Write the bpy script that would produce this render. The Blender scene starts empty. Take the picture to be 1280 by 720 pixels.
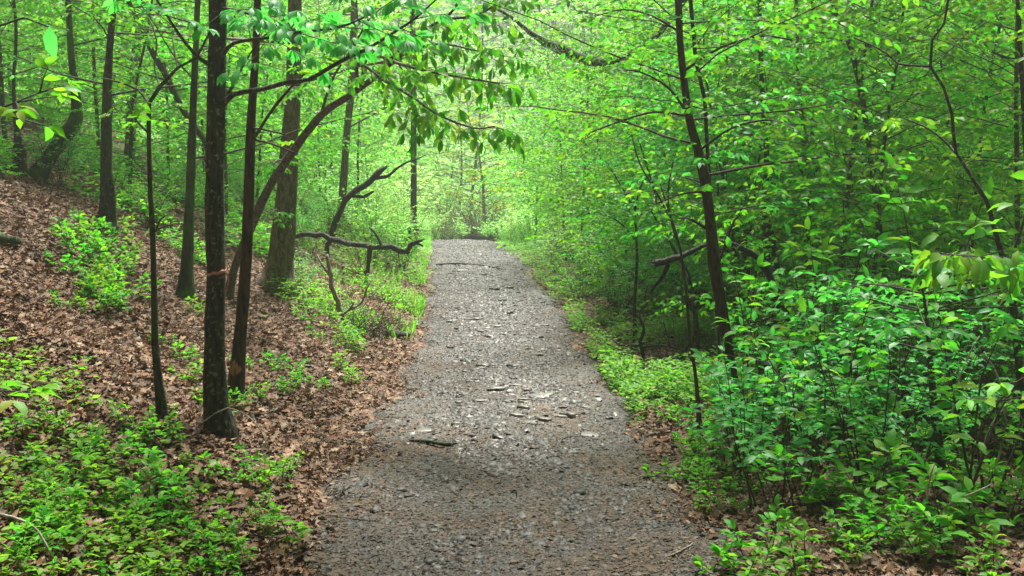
import bpy, math, random
import numpy as np
from mathutils import Vector, Matrix
R = math.radians
sc = bpy.context.scene
C = sc.collection
rnd = random.Random(11)
rng = np.random.default_rng(5)

# ------------------------------------------------------------------ camera
F = 1312.0
CAM = np.array([0.0, 0.0, 1.65])
PITCH = math.atan(100.0 / F)
cd = bpy.data.cameras.new('camera'); cam = bpy.data.objects.new('camera', cd); C.objects.link(cam)
cam.location = CAM; cam.rotation_euler = (math.pi / 2 - PITCH, 0, 0)
cd.sensor_width = 36; cd.lens = 36 * F / 1280; cd.clip_end = 2000; cd.clip_start = 0.05
sc.camera = cam
CP, SP = math.cos(PITCH), math.sin(PITCH)

def ray(px, py):
    a, b = (px - 640) / F, -(py - 360) / F
    return np.array([a, CP + b * SP, -SP + b * CP])
def at(px, py, y):
    d = ray(px, py); return CAM + d * (y / d[1])

# ------------------------------------------------------------------ terrain
def pathc(y): return np.interp(y, [-30, 0, 4.7, 9, 14.6, 22, 32, 45, 60, 90, 200], [.2, .06, .02, -.07, -.2, -.72, -1.46, -2.2, -2.6, -5, -10])
def smooth_profile():
    ys = np.arange(-60, 700, .5)
    zs = np.interp(ys, [-60, 8, 14.6, 22, 27, 32, 35, 41, 52, 80, 130, 220, 700], [-.6, -.02, .10, .46, .58, .62, .58, .25, -.6, .5, 7, 18, 26])
    k = np.ones(7) / 7
    zp = np.concatenate([np.full(3, zs[0]), zs, np.full(3, zs[-1])])
    return ys, np.convolve(zp, k, 'valid')
_PY, _PZ = smooth_profile()
def pathz(y): return np.interp(y, _PY, _PZ)
def und(x, y):
    return (.05 * np.sin(1.3 * x + .7 * y) * np.sin(.9 * y - .6 * x + 1) + .03 * np.sin(2.9 * x + 1.1) * np.sin(3.3 * y + .4) + .012 * np.sin(7.1 * x + y) * np.sin(6.3 * y - 2 * x))
def half_w(y): return .91 + .2 * np.clip((9 - y) / 4.0, 0, 1) + .06 * np.sin(y * .9) + .05 * np.sin(y * 2.3 + 1) + .03 * np.sin(y * 5.1)
def gz(x, y):
    x = np.asarray(x, float); y = np.asarray(y, float)
    u = x - pathc(y)
    tl = np.maximum(0, -u - 1.05); tr = np.maximum(0, u - 1.0)
    b = 6.5 * np.tanh(.46 * (tl * tl / (tl + .35)) / 6.5)
    r = 3 * np.tanh(.07 * tr / 3) - .06 * np.exp(-((u - 1.5) / .5) ** 2)
    k = np.clip((np.abs(u) - .8) / 1.2, .12, 1)
    return pathz(y) + b + r + und(x, y) * k
def gz_ground(x, y):      # dips below the path strip
    u = np.abs(np.asarray(x, float) - pathc(y))
    return gz(x, y) - .07 * np.clip((half_w(y) + .12 - u) / .2, 0, 1)
def ghit(px, py):
    d = ray(px, py); t = 1.0
    while t < 120:
        p = CAM + d * t
        if p[2] < gz(p[0], p[1]): return p
        t += .02
    return CAM + d * 60

# ------------------------------------------------------------------ tagging and linking
def tag(o, label=None, cat=None, group=None, kind=None):
    if label: o['label'] = label
    if cat: o['category'] = cat
    if group: o['group'] = group
    if kind: o['kind'] = kind
    return o
def empty(name, loc=(0, 0, 0), rz=0, s=1):
    o = bpy.data.objects.new(name, None); C.objects.link(o)
    o.location = tuple(float(v) for v in loc); o.rotation_euler = (0, 0, rz); o.scale = (s,) * 3
    o.empty_display_size = .1
    return o
def link(name, me, parent=None):
    o = bpy.data.objects.new(name, me); C.objects.link(o)
    if parent is not None: o.parent = parent
    return o
def copy_tree(o, parent=None):
    c = o.copy(); C.objects.link(c); c.parent = parent
    for ch in list(o.children): copy_tree(ch, c)
    return c
def np_mesh(name, V, polys, mat, smooth=False, offset=None):
    """polys: list of (K,n) int arrays"""
    me = bpy.data.meshes.new(name)
    V = np.asarray(V, dtype=np.float32)
    if offset is not None: V = V - np.asarray(offset, dtype=np.float32)
    polys = [np.asarray(p, dtype=np.int32) for p in polys if len(p)]
    me.vertices.add(len(V)); me.vertices.foreach_set('co', V.ravel())
    loops = np.concatenate([p.ravel() for p in polys]); tot = np.concatenate([np.full(len(p), p.shape[1], np.int32) for p in polys])
    st = np.concatenate([[0], np.cumsum(tot)[:-1]]).astype(np.int32)
    me.loops.add(len(loops)); me.loops.foreach_set('vertex_index', loops)
    me.polygons.add(len(tot)); me.polygons.foreach_set('loop_start', st); me.polygons.foreach_set('loop_total', tot)
    if smooth: me.polygons.foreach_set('use_smooth', np.ones(len(tot), bool))
    me.update(calc_edges=True); me.validate()
    mats = mat if isinstance(mat, (list, tuple)) else [mat]
    for m in mats: me.materials.append(m)
    return me

# ------------------------------------------------------------------ materials
def new_mat(name):
    m = bpy.data.materials.new(name); m.use_nodes = True; nt = m.node_tree; nt.nodes.clear()
    out = nt.nodes.new('ShaderNodeOutputMaterial'); return m, nt, out
def N(nt, t, **kw):
    n = nt.nodes.new('ShaderNode' + t)
    for k, v in kw.items():
        if k.startswith('i_'): n.inputs[k[2:].replace('_', ' ')].default_value = v
        else: setattr(n, k, v)
    return n
def ramp(nt, stops, interp='LINEAR'):
    n = nt.nodes.new('ShaderNodeValToRGB'); cr = n.color_ramp; cr.interpolation = interp
    while len(cr.elements) < len(stops): cr.elements.new(.5)
    for e, (p, c) in zip(cr.elements, stops): e.position = p; e.color = (*c, 1)
    return n
def leaf_mat(name, cols, trans=.5, tmul=(1.65, 1.9, .9), rough=.5, spec=.22, shift=.02):
    m, nt, out = new_mat(name); L = nt.links.new
    g = N(nt, 'NewGeometry'); n = len(cols)
    rp = ramp(nt, [(i / (n - 1) if n > 1 else 0, c) for i, c in enumerate(cols)])
    L(g.outputs['Random Per Island'], rp.inputs[0])
    oi = N(nt, 'ObjectInfo')
    hs = N(nt, 'HueSaturation'); hs.inputs['Saturation'].default_value = 1.12
    mr = N(nt, 'MapRange'); mr.inputs['To Min'].default_value = .5 - shift; mr.inputs['To Max'].default_value = .5 + shift
    L(oi.outputs['Random'], mr.inputs['Value']); L(mr.outputs[0], hs.inputs['Hue'])
    mv = N(nt, 'MapRange'); mv.inputs['To Min'].default_value = .85; mv.inputs['To Max'].default_value = 1.2
    L(oi.outputs['Random'], mv.inputs['Value']); L(mv.outputs[0], hs.inputs['Value'])
    L(rp.outputs[0], hs.inputs['Color'])
    p = N(nt, 'BsdfPrincipled'); p.inputs['Roughness'].default_value = rough
    p.inputs['Specular IOR Level'].default_value = spec
    L(hs.outputs[0], p.inputs['Base Color'])
    mul = N(nt, 'VectorMath', operation='MULTIPLY'); mul.inputs[1].default_value = tmul
    L(hs.outputs[0], mul.inputs[0])
    t = N(nt, 'BsdfTranslucent'); L(mul.outputs[0], t.inputs['Color'])
    mx = N(nt, 'MixShader'); mx.inputs[0].default_value = trans
    L(p.outputs[0], mx.inputs[1]); L(t.outputs[0], mx.inputs[2]); L(mx.outputs[0], out.inputs['Surface'])
    return m
def bark_mat(name, dark, light, lichen=None, scale=1.0, bump=.5, moss=None):
    m, nt, out = new_mat(name); L = nt.links.new
    tc = N(nt, 'TexCoord'); mp = N(nt, 'Mapping'); mp.inputs['Scale'].default_value = (46 * scale, 46 * scale, 9 * scale)
    L(tc.outputs['Object'], mp.inputs[0])
    n1 = N(nt, 'TexNoise'); n1.inputs['Scale'].default_value = 1; n1.inputs['Detail'].default_value = 6; n1.inputs['Distortion'].default_value = .6
    L(mp.outputs[0], n1.inputs[0])
    r1 = ramp(nt, [(.38, dark), (.62, light)]); L(n1.outputs[0], r1.inputs[0]); col = r1.outputs[0]
    def over(col, colour, scl, lo, hi, stretch=None):
        n2 = N(nt, 'TexNoise'); n2.inputs['Scale'].default_value = scl; n2.inputs['Detail'].default_value = 5
        L(tc.outputs['Object'], n2.inputs[0])
        r2 = ramp(nt, [(lo, (0, 0, 0)), (hi, (1, 1, 1))]); L(n2.outputs[0], r2.inputs[0])
        mx = N(nt, 'Mix', data_type='RGBA'); L(r2.outputs[0], mx.inputs[0]); L(col, mx.inputs[6]); mx.inputs[7].default_value = (*colour, 1)
        return mx.outputs[2]
    if lichen: col = over(col, lichen, 38, .57, .64)
    if moss: col = over(col, moss, 3.5, .45, .62)
    p = N(nt, 'BsdfPrincipled'); p.inputs['Roughness'].default_value = .85; L(col, p.inputs['Base Color'])
    bp = N(nt, 'Bump'); bp.inputs['Strength'].default_value = 1.0; bp.inputs['Distance'].default_value = .03 * bump
    L(n1.outputs[0], bp.inputs['Height']); L(bp.outputs[0], p.inputs['Normal']); L(p.outputs[0], out.inputs['Surface'])
    return m
def flat_mat(name, c, rough=.8):
    m, nt, out = new_mat(name); p = N(nt, 'BsdfPrincipled'); p.inputs['Base Color'].default_value = (*c, 1); p.inputs['Roughness'].default_value = rough
    n = N(nt, 'TexNoise'); n.inputs['Scale'].default_value = 30; tc = N(nt, 'TexCoord'); nt.links.new(tc.outputs['Object'], n.inputs[0])
    r = ramp(nt, [(.3, tuple(v * .7 for v in c)), (.7, tuple(min(1, v * 1.2) for v in c))]); nt.links.new(n.outputs[0], r.inputs[0])
    nt.links.new(r.outputs[0], p.inputs['Base Color']); nt.links.new(p.outputs[0], out.inputs['Surface']); return m
def island_mat(name, cols, rough=.8, spec=.3, trans=0, bump=0):
    m, nt, out = new_mat(name); L = nt.links.new
    g = N(nt, 'NewGeometry'); n = len(cols)
    rp = ramp(nt, [(i / (n - 1), c) for i, c in enumerate(cols)]); L(g.outputs['Random Per Island'], rp.inputs[0])
    tc = N(nt, 'TexCoord'); nz = N(nt, 'TexNoise'); nz.inputs['Scale'].default_value = 40; nz.inputs['Detail'].default_value = 4
    L(tc.outputs['Object'], nz.inputs[0])
    mr = N(nt, 'MapRange'); mr.inputs['From Min'].default_value = .3; mr.inputs['From Max'].default_value = .7; mr.inputs['To Min'].default_value = .7; mr.inputs['To Max'].default_value = 1.2
    L(nz.outputs[0], mr.inputs['Value'])
    hs = N(nt, 'HueSaturation'); L(mr.outputs[0], hs.inputs['Value']); L(rp.outputs[0], hs.inputs['Color'])
    p = N(nt, 'BsdfPrincipled'); p.inputs['Roughness'].default_value = rough; p.inputs['Specular IOR Level'].default_value = spec
    L(hs.outputs[0], p.inputs['Base Color'])
    if bump:
        bp = N(nt, 'Bump'); bp.inputs['Strength'].default_value = bump; bp.inputs['Distance'].default_value = .01; L(nz.outputs[0], bp.inputs['Height']); L(bp.outputs[0], p.inputs['Normal'])
    s = p.outputs[0]
    if trans:
        t = N(nt, 'BsdfTranslucent'); L(hs.outputs[0], t.inputs['Color']); mx = N(nt, 'MixShader'); mx.inputs[0].default_value = trans
        L(s, mx.inputs[1]); L(t.outputs[0], mx.inputs[2]); s = mx.outputs[0]
    L(s, out.inputs['Surface']); return m

G1, G2, G3, G4 = (.03, .12, .02), (.05, .2, .03), (.085, .25, .04), (.13, .3, .06)
M = {}
M['leaf_mid'] = leaf_mat('leaf_mid', [(.05, .20, .03), (.09, .28, .045), (.145, .35, .06), (.16, .26, .04), (.07, .24, .038), (.11, .31, .055)])
M['leaf_cool'] = leaf_mat('leaf_cool', [(.06, .24, .065), (.09, .32, .10), (.08, .28, .065), (.15, .39, .15)], rough=.45, spec=.25)
M['leaf_far_lit_paint'] = leaf_mat('leaf_far_lit_paint', [(.10, .28, .065), (.15, .37, .095), (.22, .45, .14), (.2, .33, .065), (.12, .33, .08)], trans=.55, tmul=(1.5, 1.65, .9))  # lightened leaf green: brightness of the distance is put into the colour
M['leaf_glow_paint'] = leaf_mat('leaf_glow_paint', [(.28, .5, .17), (.36, .58, .24), (.44, .63, .3)], trans=.5, tmul=(1.35, 1.4, .9))  # glow at the open end of the path painted into the leaf colour
M['leaf_backlit_paint'] = leaf_mat('leaf_backlit_paint', [(.15, .34, .10), (.21, .41, .14), (.29, .48, .2), (.17, .37, .12)], trans=.55, tmul=(1.35, 1.5, .9))  # backlit, overexposed far leaves imitated by a paler base colour
M['bark_dead'] = bark_mat('bark_dead', (.005, .0045, .004), (.04, .033, .024), scale=.8, bump=.8)
M['leaf_yellow'] = leaf_mat('leaf_yellow', [(.42, .5, .05), (.5, .56, .07), (.36, .5, .07)], trans=.5, tmul=(1.5, 1.5, .5))
M['leaf_low'] = leaf_mat('leaf_low', [(.07, .22, .034), (.12, .3, .05), (.16, .37, .06), (.09, .26, .05), (.21, .39, .08), (.22, .27, .05)])
M['crumb'] = island_mat('crumb', [(.025, .015, .009), (.06, .034, .019), (.09, .052, .03), (.035, .03, .024), (.15, .10, .06)], rough=.6)
M['needle'] = island_mat('needle', [(.09, .2, .06), (.14, .26, .10), (.2, .28, .14)], trans=.4)
M['bark_black'] = bark_mat('bark_black', (.004, .004, .003), (.045, .042, .03), lichen=(.13, .14, .11))
M['bark_red'] = bark_mat('bark_red', (.007, .004, .003), (.07, .036, .02))
M['bark_brown'] = bark_mat('bark_brown', (.018, .013, .009), (.09, .07, .048), lichen=(.11, .11, .085))
M['bark_grey'] = bark_mat('bark_grey', (.022, .019, .015), (.11, .095, .075), lichen=(.15, .15, .125))
M['bark_light'] = bark_mat('bark_light', (.045, .034, .024), (.19, .145, .10), lichen=(.2, .19, .15))
M['bark_moss'] = bark_mat('bark_moss', (.006, .006, .004), (.055, .05, .034), lichen=(.1, .105, .08), moss=(.03, .06, .014))
M['bark_mossy'] = bark_mat('bark_mossy', (.015, .02, .008), (.05, .06, .025), moss=(.05, .13, .015))
M['bark_pale'] = bark_mat('bark_pale', (.16, .14, .11), (.38, .35, .30), scale=.6)
M['twig'] = bark_mat('twig', (.03, .02, .014), (.09, .065, .045))
M['wood'] = bark_mat('bare_wood', (.16, .07, .03), (.34, .18, .09), scale=1.4, bump=.2)
M['litter'] = island_mat('litter', [(.035, .019, .011), (.13, .06, .03), (.2, .105, .055), (.31, .2, .12), (.075, .05, .034), (.17, .075, .034), (.05, .028, .017), (.24, .14, .08), (.12, .08, .055), (.38, .29, .2)], rough=.7, spec=.25, trans=.1)
M['gravel'] = island_mat('gravel', [(.017, .0165, .016), (.031, .031, .03), (.048, .048, .047), (.045, .028, .017), (.026, .0255, .024), (.105, .106, .103)], rough=.6, spec=.4)
M['stone'] = island_mat('stone', [(.035, .032, .028), (.10, .098, .09), (.06, .05, .038), (.15, .148, .14), (.07, .068, .06)], rough=.5, spec=.5, bump=.6)
M['tape'] = flat_mat('tape', (.5, .2, .15), .5)

def ground_mat():
    m, nt, out = new_mat('forest_floor'); L = nt.links.new
    tc = N(nt, 'TexCoord')
    v = N(nt, 'TexVoronoi'); v.inputs['Scale'].default_value = 16; L(tc.outputs['Object'], v.inputs['Vector'])
    r = ramp(nt, [(0, (.03, .016, .01)), (.35, (.10, .048, .028)), (.6, (.17, .09, .055)), (1, (.24, .14, .09))])
    sep = N(nt, 'SeparateColor'); L(v.outputs['Color'], sep.inputs[0]); L(sep.outputs[0], r.inputs[0])
    n = N(nt, 'TexNoise'); n.inputs['Scale'].default_value = 1.3; n.inputs['Detail'].default_value = 6; L(tc.outputs['Object'], n.inputs[0])
    r2 = ramp(nt, [(.42, (.5, .5, .5)), (.62, (1, 1, 1))]); L(n.outputs[0], r2.inputs[0])
    mx = N(nt, 'Mix', data_type='RGBA', blend_type='MULTIPLY'); mx.inputs[0].default_value = 1; L(r.outputs[0], mx.inputs[6]); L(r2.outputs[0], mx.inputs[7])
    # far floor under the trees is leafy green
    at_ = N(nt, 'Attribute', attribute_name='green'); at_.attribute_type = 'GEOMETRY'
    mg = N(nt, 'Mix', data_type='RGBA'); L(at_.outputs['Fac'], mg.inputs[0]); L(mx.outputs[2], mg.inputs[6])
    rg = ramp(nt, [(.3, (.05, .15, .02)), (.7, (.12, .3, .05))]); L(sep.outputs[1], rg.inputs[0]); L(rg.outputs[0], mg.inputs[7])
    p = N(nt, 'BsdfPrincipled'); p.inputs['Roughness'].default_value = .85; L(mg.outputs[2], p.inputs['Base Color'])
    b = N(nt, 'Bump'); b.inputs['Strength'].default_value = .8; b.inputs['Distance'].default_value = .03; L(v.outputs['Distance'], b.inputs['Height']); L(b.outputs[0], p.inputs['Normal'])
    L(p.outputs[0], out.inputs['Surface']); return m
def path_mat():
    m, nt, out = new_mat('crushed_shale'); L = nt.links.new
    tc = N(nt, 'TexCoord')
    v = N(nt, 'TexVoronoi'); v.inputs['Scale'].default_value = 34; L(tc.outputs['Object'], v.inputs['Vector'])
    v2 = N(nt, 'TexVoronoi'); v2.inputs['Scale'].default_value = 90; L(tc.outputs['Object'], v2.inputs['Vector'])
    sep = N(nt, 'SeparateColor'); L(v.outputs['Color'], sep.inputs[0])
    r = ramp(nt, [(0, (.012, .0118, .0112)), (.4, (.027, .0265, .025)), (.75, (.046, .0455, .043)), (1, (.09, .09, .087))]); L(sep.outputs[0], r.inputs[0])
    n = N(nt, 'TexNoise'); n.inputs['Scale'].default_value = 1.7; n.inputs['Detail'].default_value = 8; n.inputs['Roughness'].default_value = .65; L(tc.outputs['Object'], n.inputs[0])
    rb = ramp(nt, [(.44, (0, 0, 0)), (.55, (1, 1, 1))]); L(n.outputs[0], rb.inputs[0])
    at_ = N(nt, 'Attribute', attribute_name='dirt'); at_.attribute_type = 'GEOMETRY'
    ad = N(nt, 'Math', operation='MULTIPLY'); L(rb.outputs[0], ad.inputs[0]); L(at_.outputs['Fac'], ad.inputs[1]); ad.use_clamp = True
    mx = N(nt, 'Mix', data_type='RGBA'); L(ad.outputs[0], mx.inputs[0]); L(r.outputs[0], mx.inputs[6])
    rd = ramp(nt, [(.2, (.022, .014, .008)), (.8, (.085, .048, .026))]); L(sep.outputs[1], rd.inputs[0]); L(rd.outputs[0], mx.inputs[7])
    wn = N(nt, 'TexNoise'); wn.inputs['Scale'].default_value = .9; wn.inputs['Detail'].default_value = 7; wn.inputs['Roughness'].default_value = .6; L(tc.outputs['Object'], wn.inputs[0])
    wr = ramp(nt, [(.36, (.45, .45, .46)), (.5, (.9, .9, .9)), (.66, (1.5, 1.48, 1.42))]); L(wn.outputs[0], wr.inputs[0])
    wm = N(nt, 'Mix', data_type='RGBA', blend_type='MULTIPLY'); wm.inputs[0].default_value = 1; L(mx.outputs[2], wm.inputs[6]); L(wr.outputs[0], wm.inputs[7])
    p = N(nt, 'BsdfPrincipled'); L(wm.outputs[2], p.inputs['Base Color'])
    nr = N(nt, 'TexNoise'); nr.inputs['Scale'].default_value = .8; nr.inputs['Detail'].default_value = 4; L(tc.outputs['Object'], nr.inputs[0])
    rr = ramp(nt, [(.4, (.85, .85, .85)), (.65, (.55, .55, .55))]); L(nr.outputs[0], rr.inputs[0]); L(rr.outputs[0], p.inputs['Roughness'])
    b = N(nt, 'Bump'); b.inputs['Strength'].default_value = .9; b.inputs['Distance'].default_value = .012; L(v.outputs['Distance'], b.inputs['Height'])
    b2 = N(nt, 'Bump'); b2.inputs['Strength'].default_value = .6; b2.inputs['Distance'].default_value = .006; L(v2.outputs['Distance'], b2.inputs['Height']); L(b.outputs[0], b2.inputs['Normal'])
    L(b2.outputs[0], p.inputs['Normal'])
    L(p.outputs[0], out.inputs['Surface']); return m

# ------------------------------------------------------------------ ground and path sheets
def grid_mesh(name, xs, ys, zf, mat, attr=None, attrf=None):
    X, Y = np.meshgrid(xs, ys) if np.ndim(xs) == 1 else (xs, ys)
    Z = zf(X, Y); nv, nu = X.shape
    V = np.stack([X, Y, Z], -1).reshape(-1, 3)
    i = np.arange(nv - 1)[:, None] * nu + np.arange(nu - 1)[None]
    q = np.stack([i, i + 1, i + nu + 1, i + nu], -1).reshape(-1, 4)
    me = np_mesh(name, V, [q], mat, smooth=True)
    if attr:
        a = me.attributes.new(attr, 'FLOAT', 'POINT'); a.data.foreach_set('value', attrf(X, Y).ravel().astype(np.float32))
    return me
def spaced(lo, hi, fine_lo, fine_hi, step, grow=1.12):
    out = list(np.arange(fine_lo, fine_hi, step)); s = step; x = out[-1]
    while x < hi: s *= grow; x += s; out.append(x)
    s = step; x = out[0]; pre = []
    while x > lo: s *= grow; x -= s; pre.append(x)
    return np.array(pre[::-1] + out)
ground = link('ground', grid_mesh('ground', spaced(-400, 400, -7, 6, .07), spaced(-60, 650, 2, 20, .09, 1.06), gz_ground, ground_mat(), 'green',
    lambda X, Y: np.clip((np.hypot(X, Y) - 16) / 14, 0, 1) * .85))
tag(ground, kind='structure')
ys = spaced(-10, 40, 3, 26, .05, 1.1); us = np.linspace(-1.45, 1.45, 64)
PX = pathc(ys)[:, None] + us[None]; PYY = np.repeat(ys[:, None], 64, 1)
def pz(x, y):
    u = x - pathc(y)
    return gz(x, y) + .012 - .10 * np.clip((np.abs(u) - half_w(y) + .07 * np.sin(y * 5 + 3 * u) + .05 * np.sin(y * 11 + u)) / .25, 0, 1) + .02 * np.sin(2.3 * x + 1.1 * y) * np.sin(1.9 * y) - .02 * np.exp(-((np.abs(u) - .5) / .16) ** 2) + .006 * np.sin(13 * x + 2 * y) * np.sin(11 * y)
path = link('path', grid_mesh('path', PX, PYY, pz, path_mat(), 'dirt', lambda X, Y: np.clip(1.15 - (Y - 4) / 22, .25, 1) + .3 * np.clip(np.abs(X - pathc(Y)) - .6, 0, 1)))
tag(path, kind='structure')

# ------------------------------------------------------------------ leaves
TPL = {
 'blade': (np.array([[0, 0, 0], [.5, .035, 0], [1, 0, 0], [.5, -.035, 0]]), [[0, 1, 2, 3]], []),
 'rhomb': (np.array([[0, 0, 0], [.42, .3, .06], [1, 0, -.05], [.42, -.3, .06]]), [[0, 1, 2, 3]], []),
 'leaf': (np.array([[0, 0, 0], [.33, .215, .06], [.68, .18, .02], [1, 0, -.18], [.68, -.18, .02], [.33, -.215, .06], [.33, 0, .02], [.68, 0, -.03]]),
          [[6, 1, 2, 7], [6, 7, 4, 5]], [[0, 1, 6], [7, 2, 3], [0, 6, 5], [7, 3, 4]]),
 'leaflet': (np.array([[0, 0, 0], [.4, .17, .05], [.72, .19, .0], [1, 0, -.2], [.72, -.19, .0], [.4, -.17, .05], [.4, 0, .02], [.72, 0, -.05]]),
          [[6, 1, 2, 7], [6, 7, 4, 5]], [[0, 1, 6], [7, 2, 3], [0, 6, 5], [7, 3, 4]]),
 'oak': (np.array([[0, 0, 0], [.2, .14, .06], [.32, .34, .13], [.42, .16, .07], [.62, .36, .10], [.7, .14, .02], [.85, .16, .03], [1, 0, .10], [.85, -.16, .02], [.7, -.14, .0], [.6, -.34, .16], [.42, -.16, .05], [.3, -.32, .1], [.2, -.12, .03]]),
         [[0, 1, 2, 3], [0, 11, 12, 13], [3, 4, 5, 9], [9, 10, 11, 3], [5, 6, 7, 8]], [[0, 3, 11], [5, 8, 9]]),
 'chip': (np.array([[-.5, -.3, 0], [.4, -.42, 0], [.55, .25, 0], [-.25, .45, 0], [-.4, -.22, .16], [.3, -.3, .2], [.42, .2, .17], [-.2, .33, .14]]),
         [[4, 5, 6, 7], [0, 1, 5, 4], [1, 2, 6, 5], [2, 3, 7, 6], [3, 0, 4, 7]], []),
}
def norm(a): return a / np.maximum(1e-9, np.linalg.norm(a, axis=-1, keepdims=True))
def leaves_mesh(name, P, D, Nn, S, mat, tpl='leaf', offset=None, jit=0.0):
    """P positions, D axis directions, Nn rough normals, S sizes"""
    P = np.asarray(P, float).reshape(-1, 3); n = len(P)
    D = norm(np.asarray(D, float).reshape(-1, 3)); Nn = np.asarray(Nn, float).reshape(-1, 3)
    Y = norm(np.cross(Nn, D)); Z = np.cross(D, Y); S = np.broadcast_to(np.asarray(S, float), (n,))
    T, q, t = TPL[tpl]
    if jit: Tn = T[None] + np.random.default_rng(1).normal(0, jit, (n, *T.shape))
    else: Tn = np.broadcast_to(T[None], (n, *T.shape))
    V = P[:, None] + S[:, None, None] * (Tn[..., 0:1] * D[:, None] + Tn[..., 1:2] * Y[:, None] + Tn[..., 2:3] * Z[:, None])
    base = (np.arange(n) * len(T))[:, None, None]
    polys = []
    if q: polys.append((base + np.array(q)[None]).reshape(-1, 4))
    if t: polys.append((base + np.array(t)[None]).reshape(-1, 3))
    return np_mesh(name, V.reshape(-1, 3), polys, mat, offset=offset)

# ------------------------------------------------------------------ tubes
class Tubes:
    def __init__(s): s.V = []; s.Q = []; s.n = 0; s.T = []
    def add(s, pts, rad, sides=6, rough=0.0, cap=True, seed=0):
        pts = np.asarray(pts, float); rad = np.asarray(rad, float); k = len(pts)
        tg = norm(np.gradient(pts, axis=0)) if k > 2 else np.repeat(norm(pts[1:] - pts[:1]), k, 0)
        ref = np.array([0, 1, 0.]) if abs(tg[0][2]) > .7 else np.array([0, 0, 1.])
        U = norm(np.cross(tg, ref)); W = np.cross(tg, U)
        a = np.arange(sides) / sides * 2 * np.pi
        rr = rad[:, None] * np.ones(sides)[None]
        if rough:
            g = np.random.default_rng(seed + k)
            rr = rr * (1 + rough * g.normal(0, .5, (k, sides)) + rough * np.sin(a * 3 + np.arange(k)[:, None] * .35 + seed) * .6)
        V = pts[:, None] + rr[..., None] * (np.cos(a)[None, :, None] * U[:, None] + np.sin(a)[None, :, None] * W[:, None])
        i = s.n + np.arange(k - 1)[:, None] * sides; j = np.arange(sides)[None]; j2 = (j + 1) % sides
        s.Q.append(np.stack([i + j, i + j2, i + sides + j2, i + sides + j], -1).reshape(-1, 4))
        s.V.append(V.reshape(-1, 3)); s.n += k * sides
        if cap:
            for row, c in ((0, pts[0]), (k - 1, pts[-1])):
                s.V.append(c[None]); b = s.n - (k * sides if row == 0 else sides) - (0 if row == 0 else 1 * (row > 0 and cap))
                if row == 0: b = s.n - k * sides
                else: b = s.n - 1 - sides
                s.T.append(np.stack([b + j[0], b + j2[0], np.full(sides, s.n)], -1)); s.n += 1
    def mesh(s, name, mat, offset=None):
        return np_mesh(name, np.concatenate(s.V), [np.concatenate(s.Q)] + ([np.concatenate(s.T)] if s.T else []), mat, smooth=True, offset=offset)
def resample(pts, rad, step):
    pts = np.asarray(pts, float); rad = np.asarray(rad, float)
    d = np.concatenate([[0], np.cumsum(np.linalg.norm(np.diff(pts, axis=0), axis=1))])
    if len(pts) < 3:
        n = max(2, int(d[-1] / step)); t = np.linspace(0, d[-1], n)
        return np.stack([np.interp(t, d, pts[:, c]) for c in range(3)], -1), np.interp(t, d, rad)
    out = []; orr = []
    P = np.vstack([2 * pts[0] - pts[1], pts, 2 * pts[-1] - pts[-2]])
    for i in range(len(pts) - 1):
        n = max(1, int(round((d[i + 1] - d[i]) / step)))
        for k in range(n):
            t = k / n; p0, p1, p2, p3 = P[i:i + 4]
            out.append(.5 * (2 * p1 + (p2 - p0) * t + (2 * p0 - 5 * p1 + 4 * p2 - p3) * t * t + (-p0 + 3 * p1 - 3 * p2 + p3) * t ** 3)); orr.append(rad[i] * (1 - t) + rad[i + 1] * t)
    out.append(pts[-1]); orr.append(rad[-1])
    return np.array(out), np.array(orr)

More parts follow.
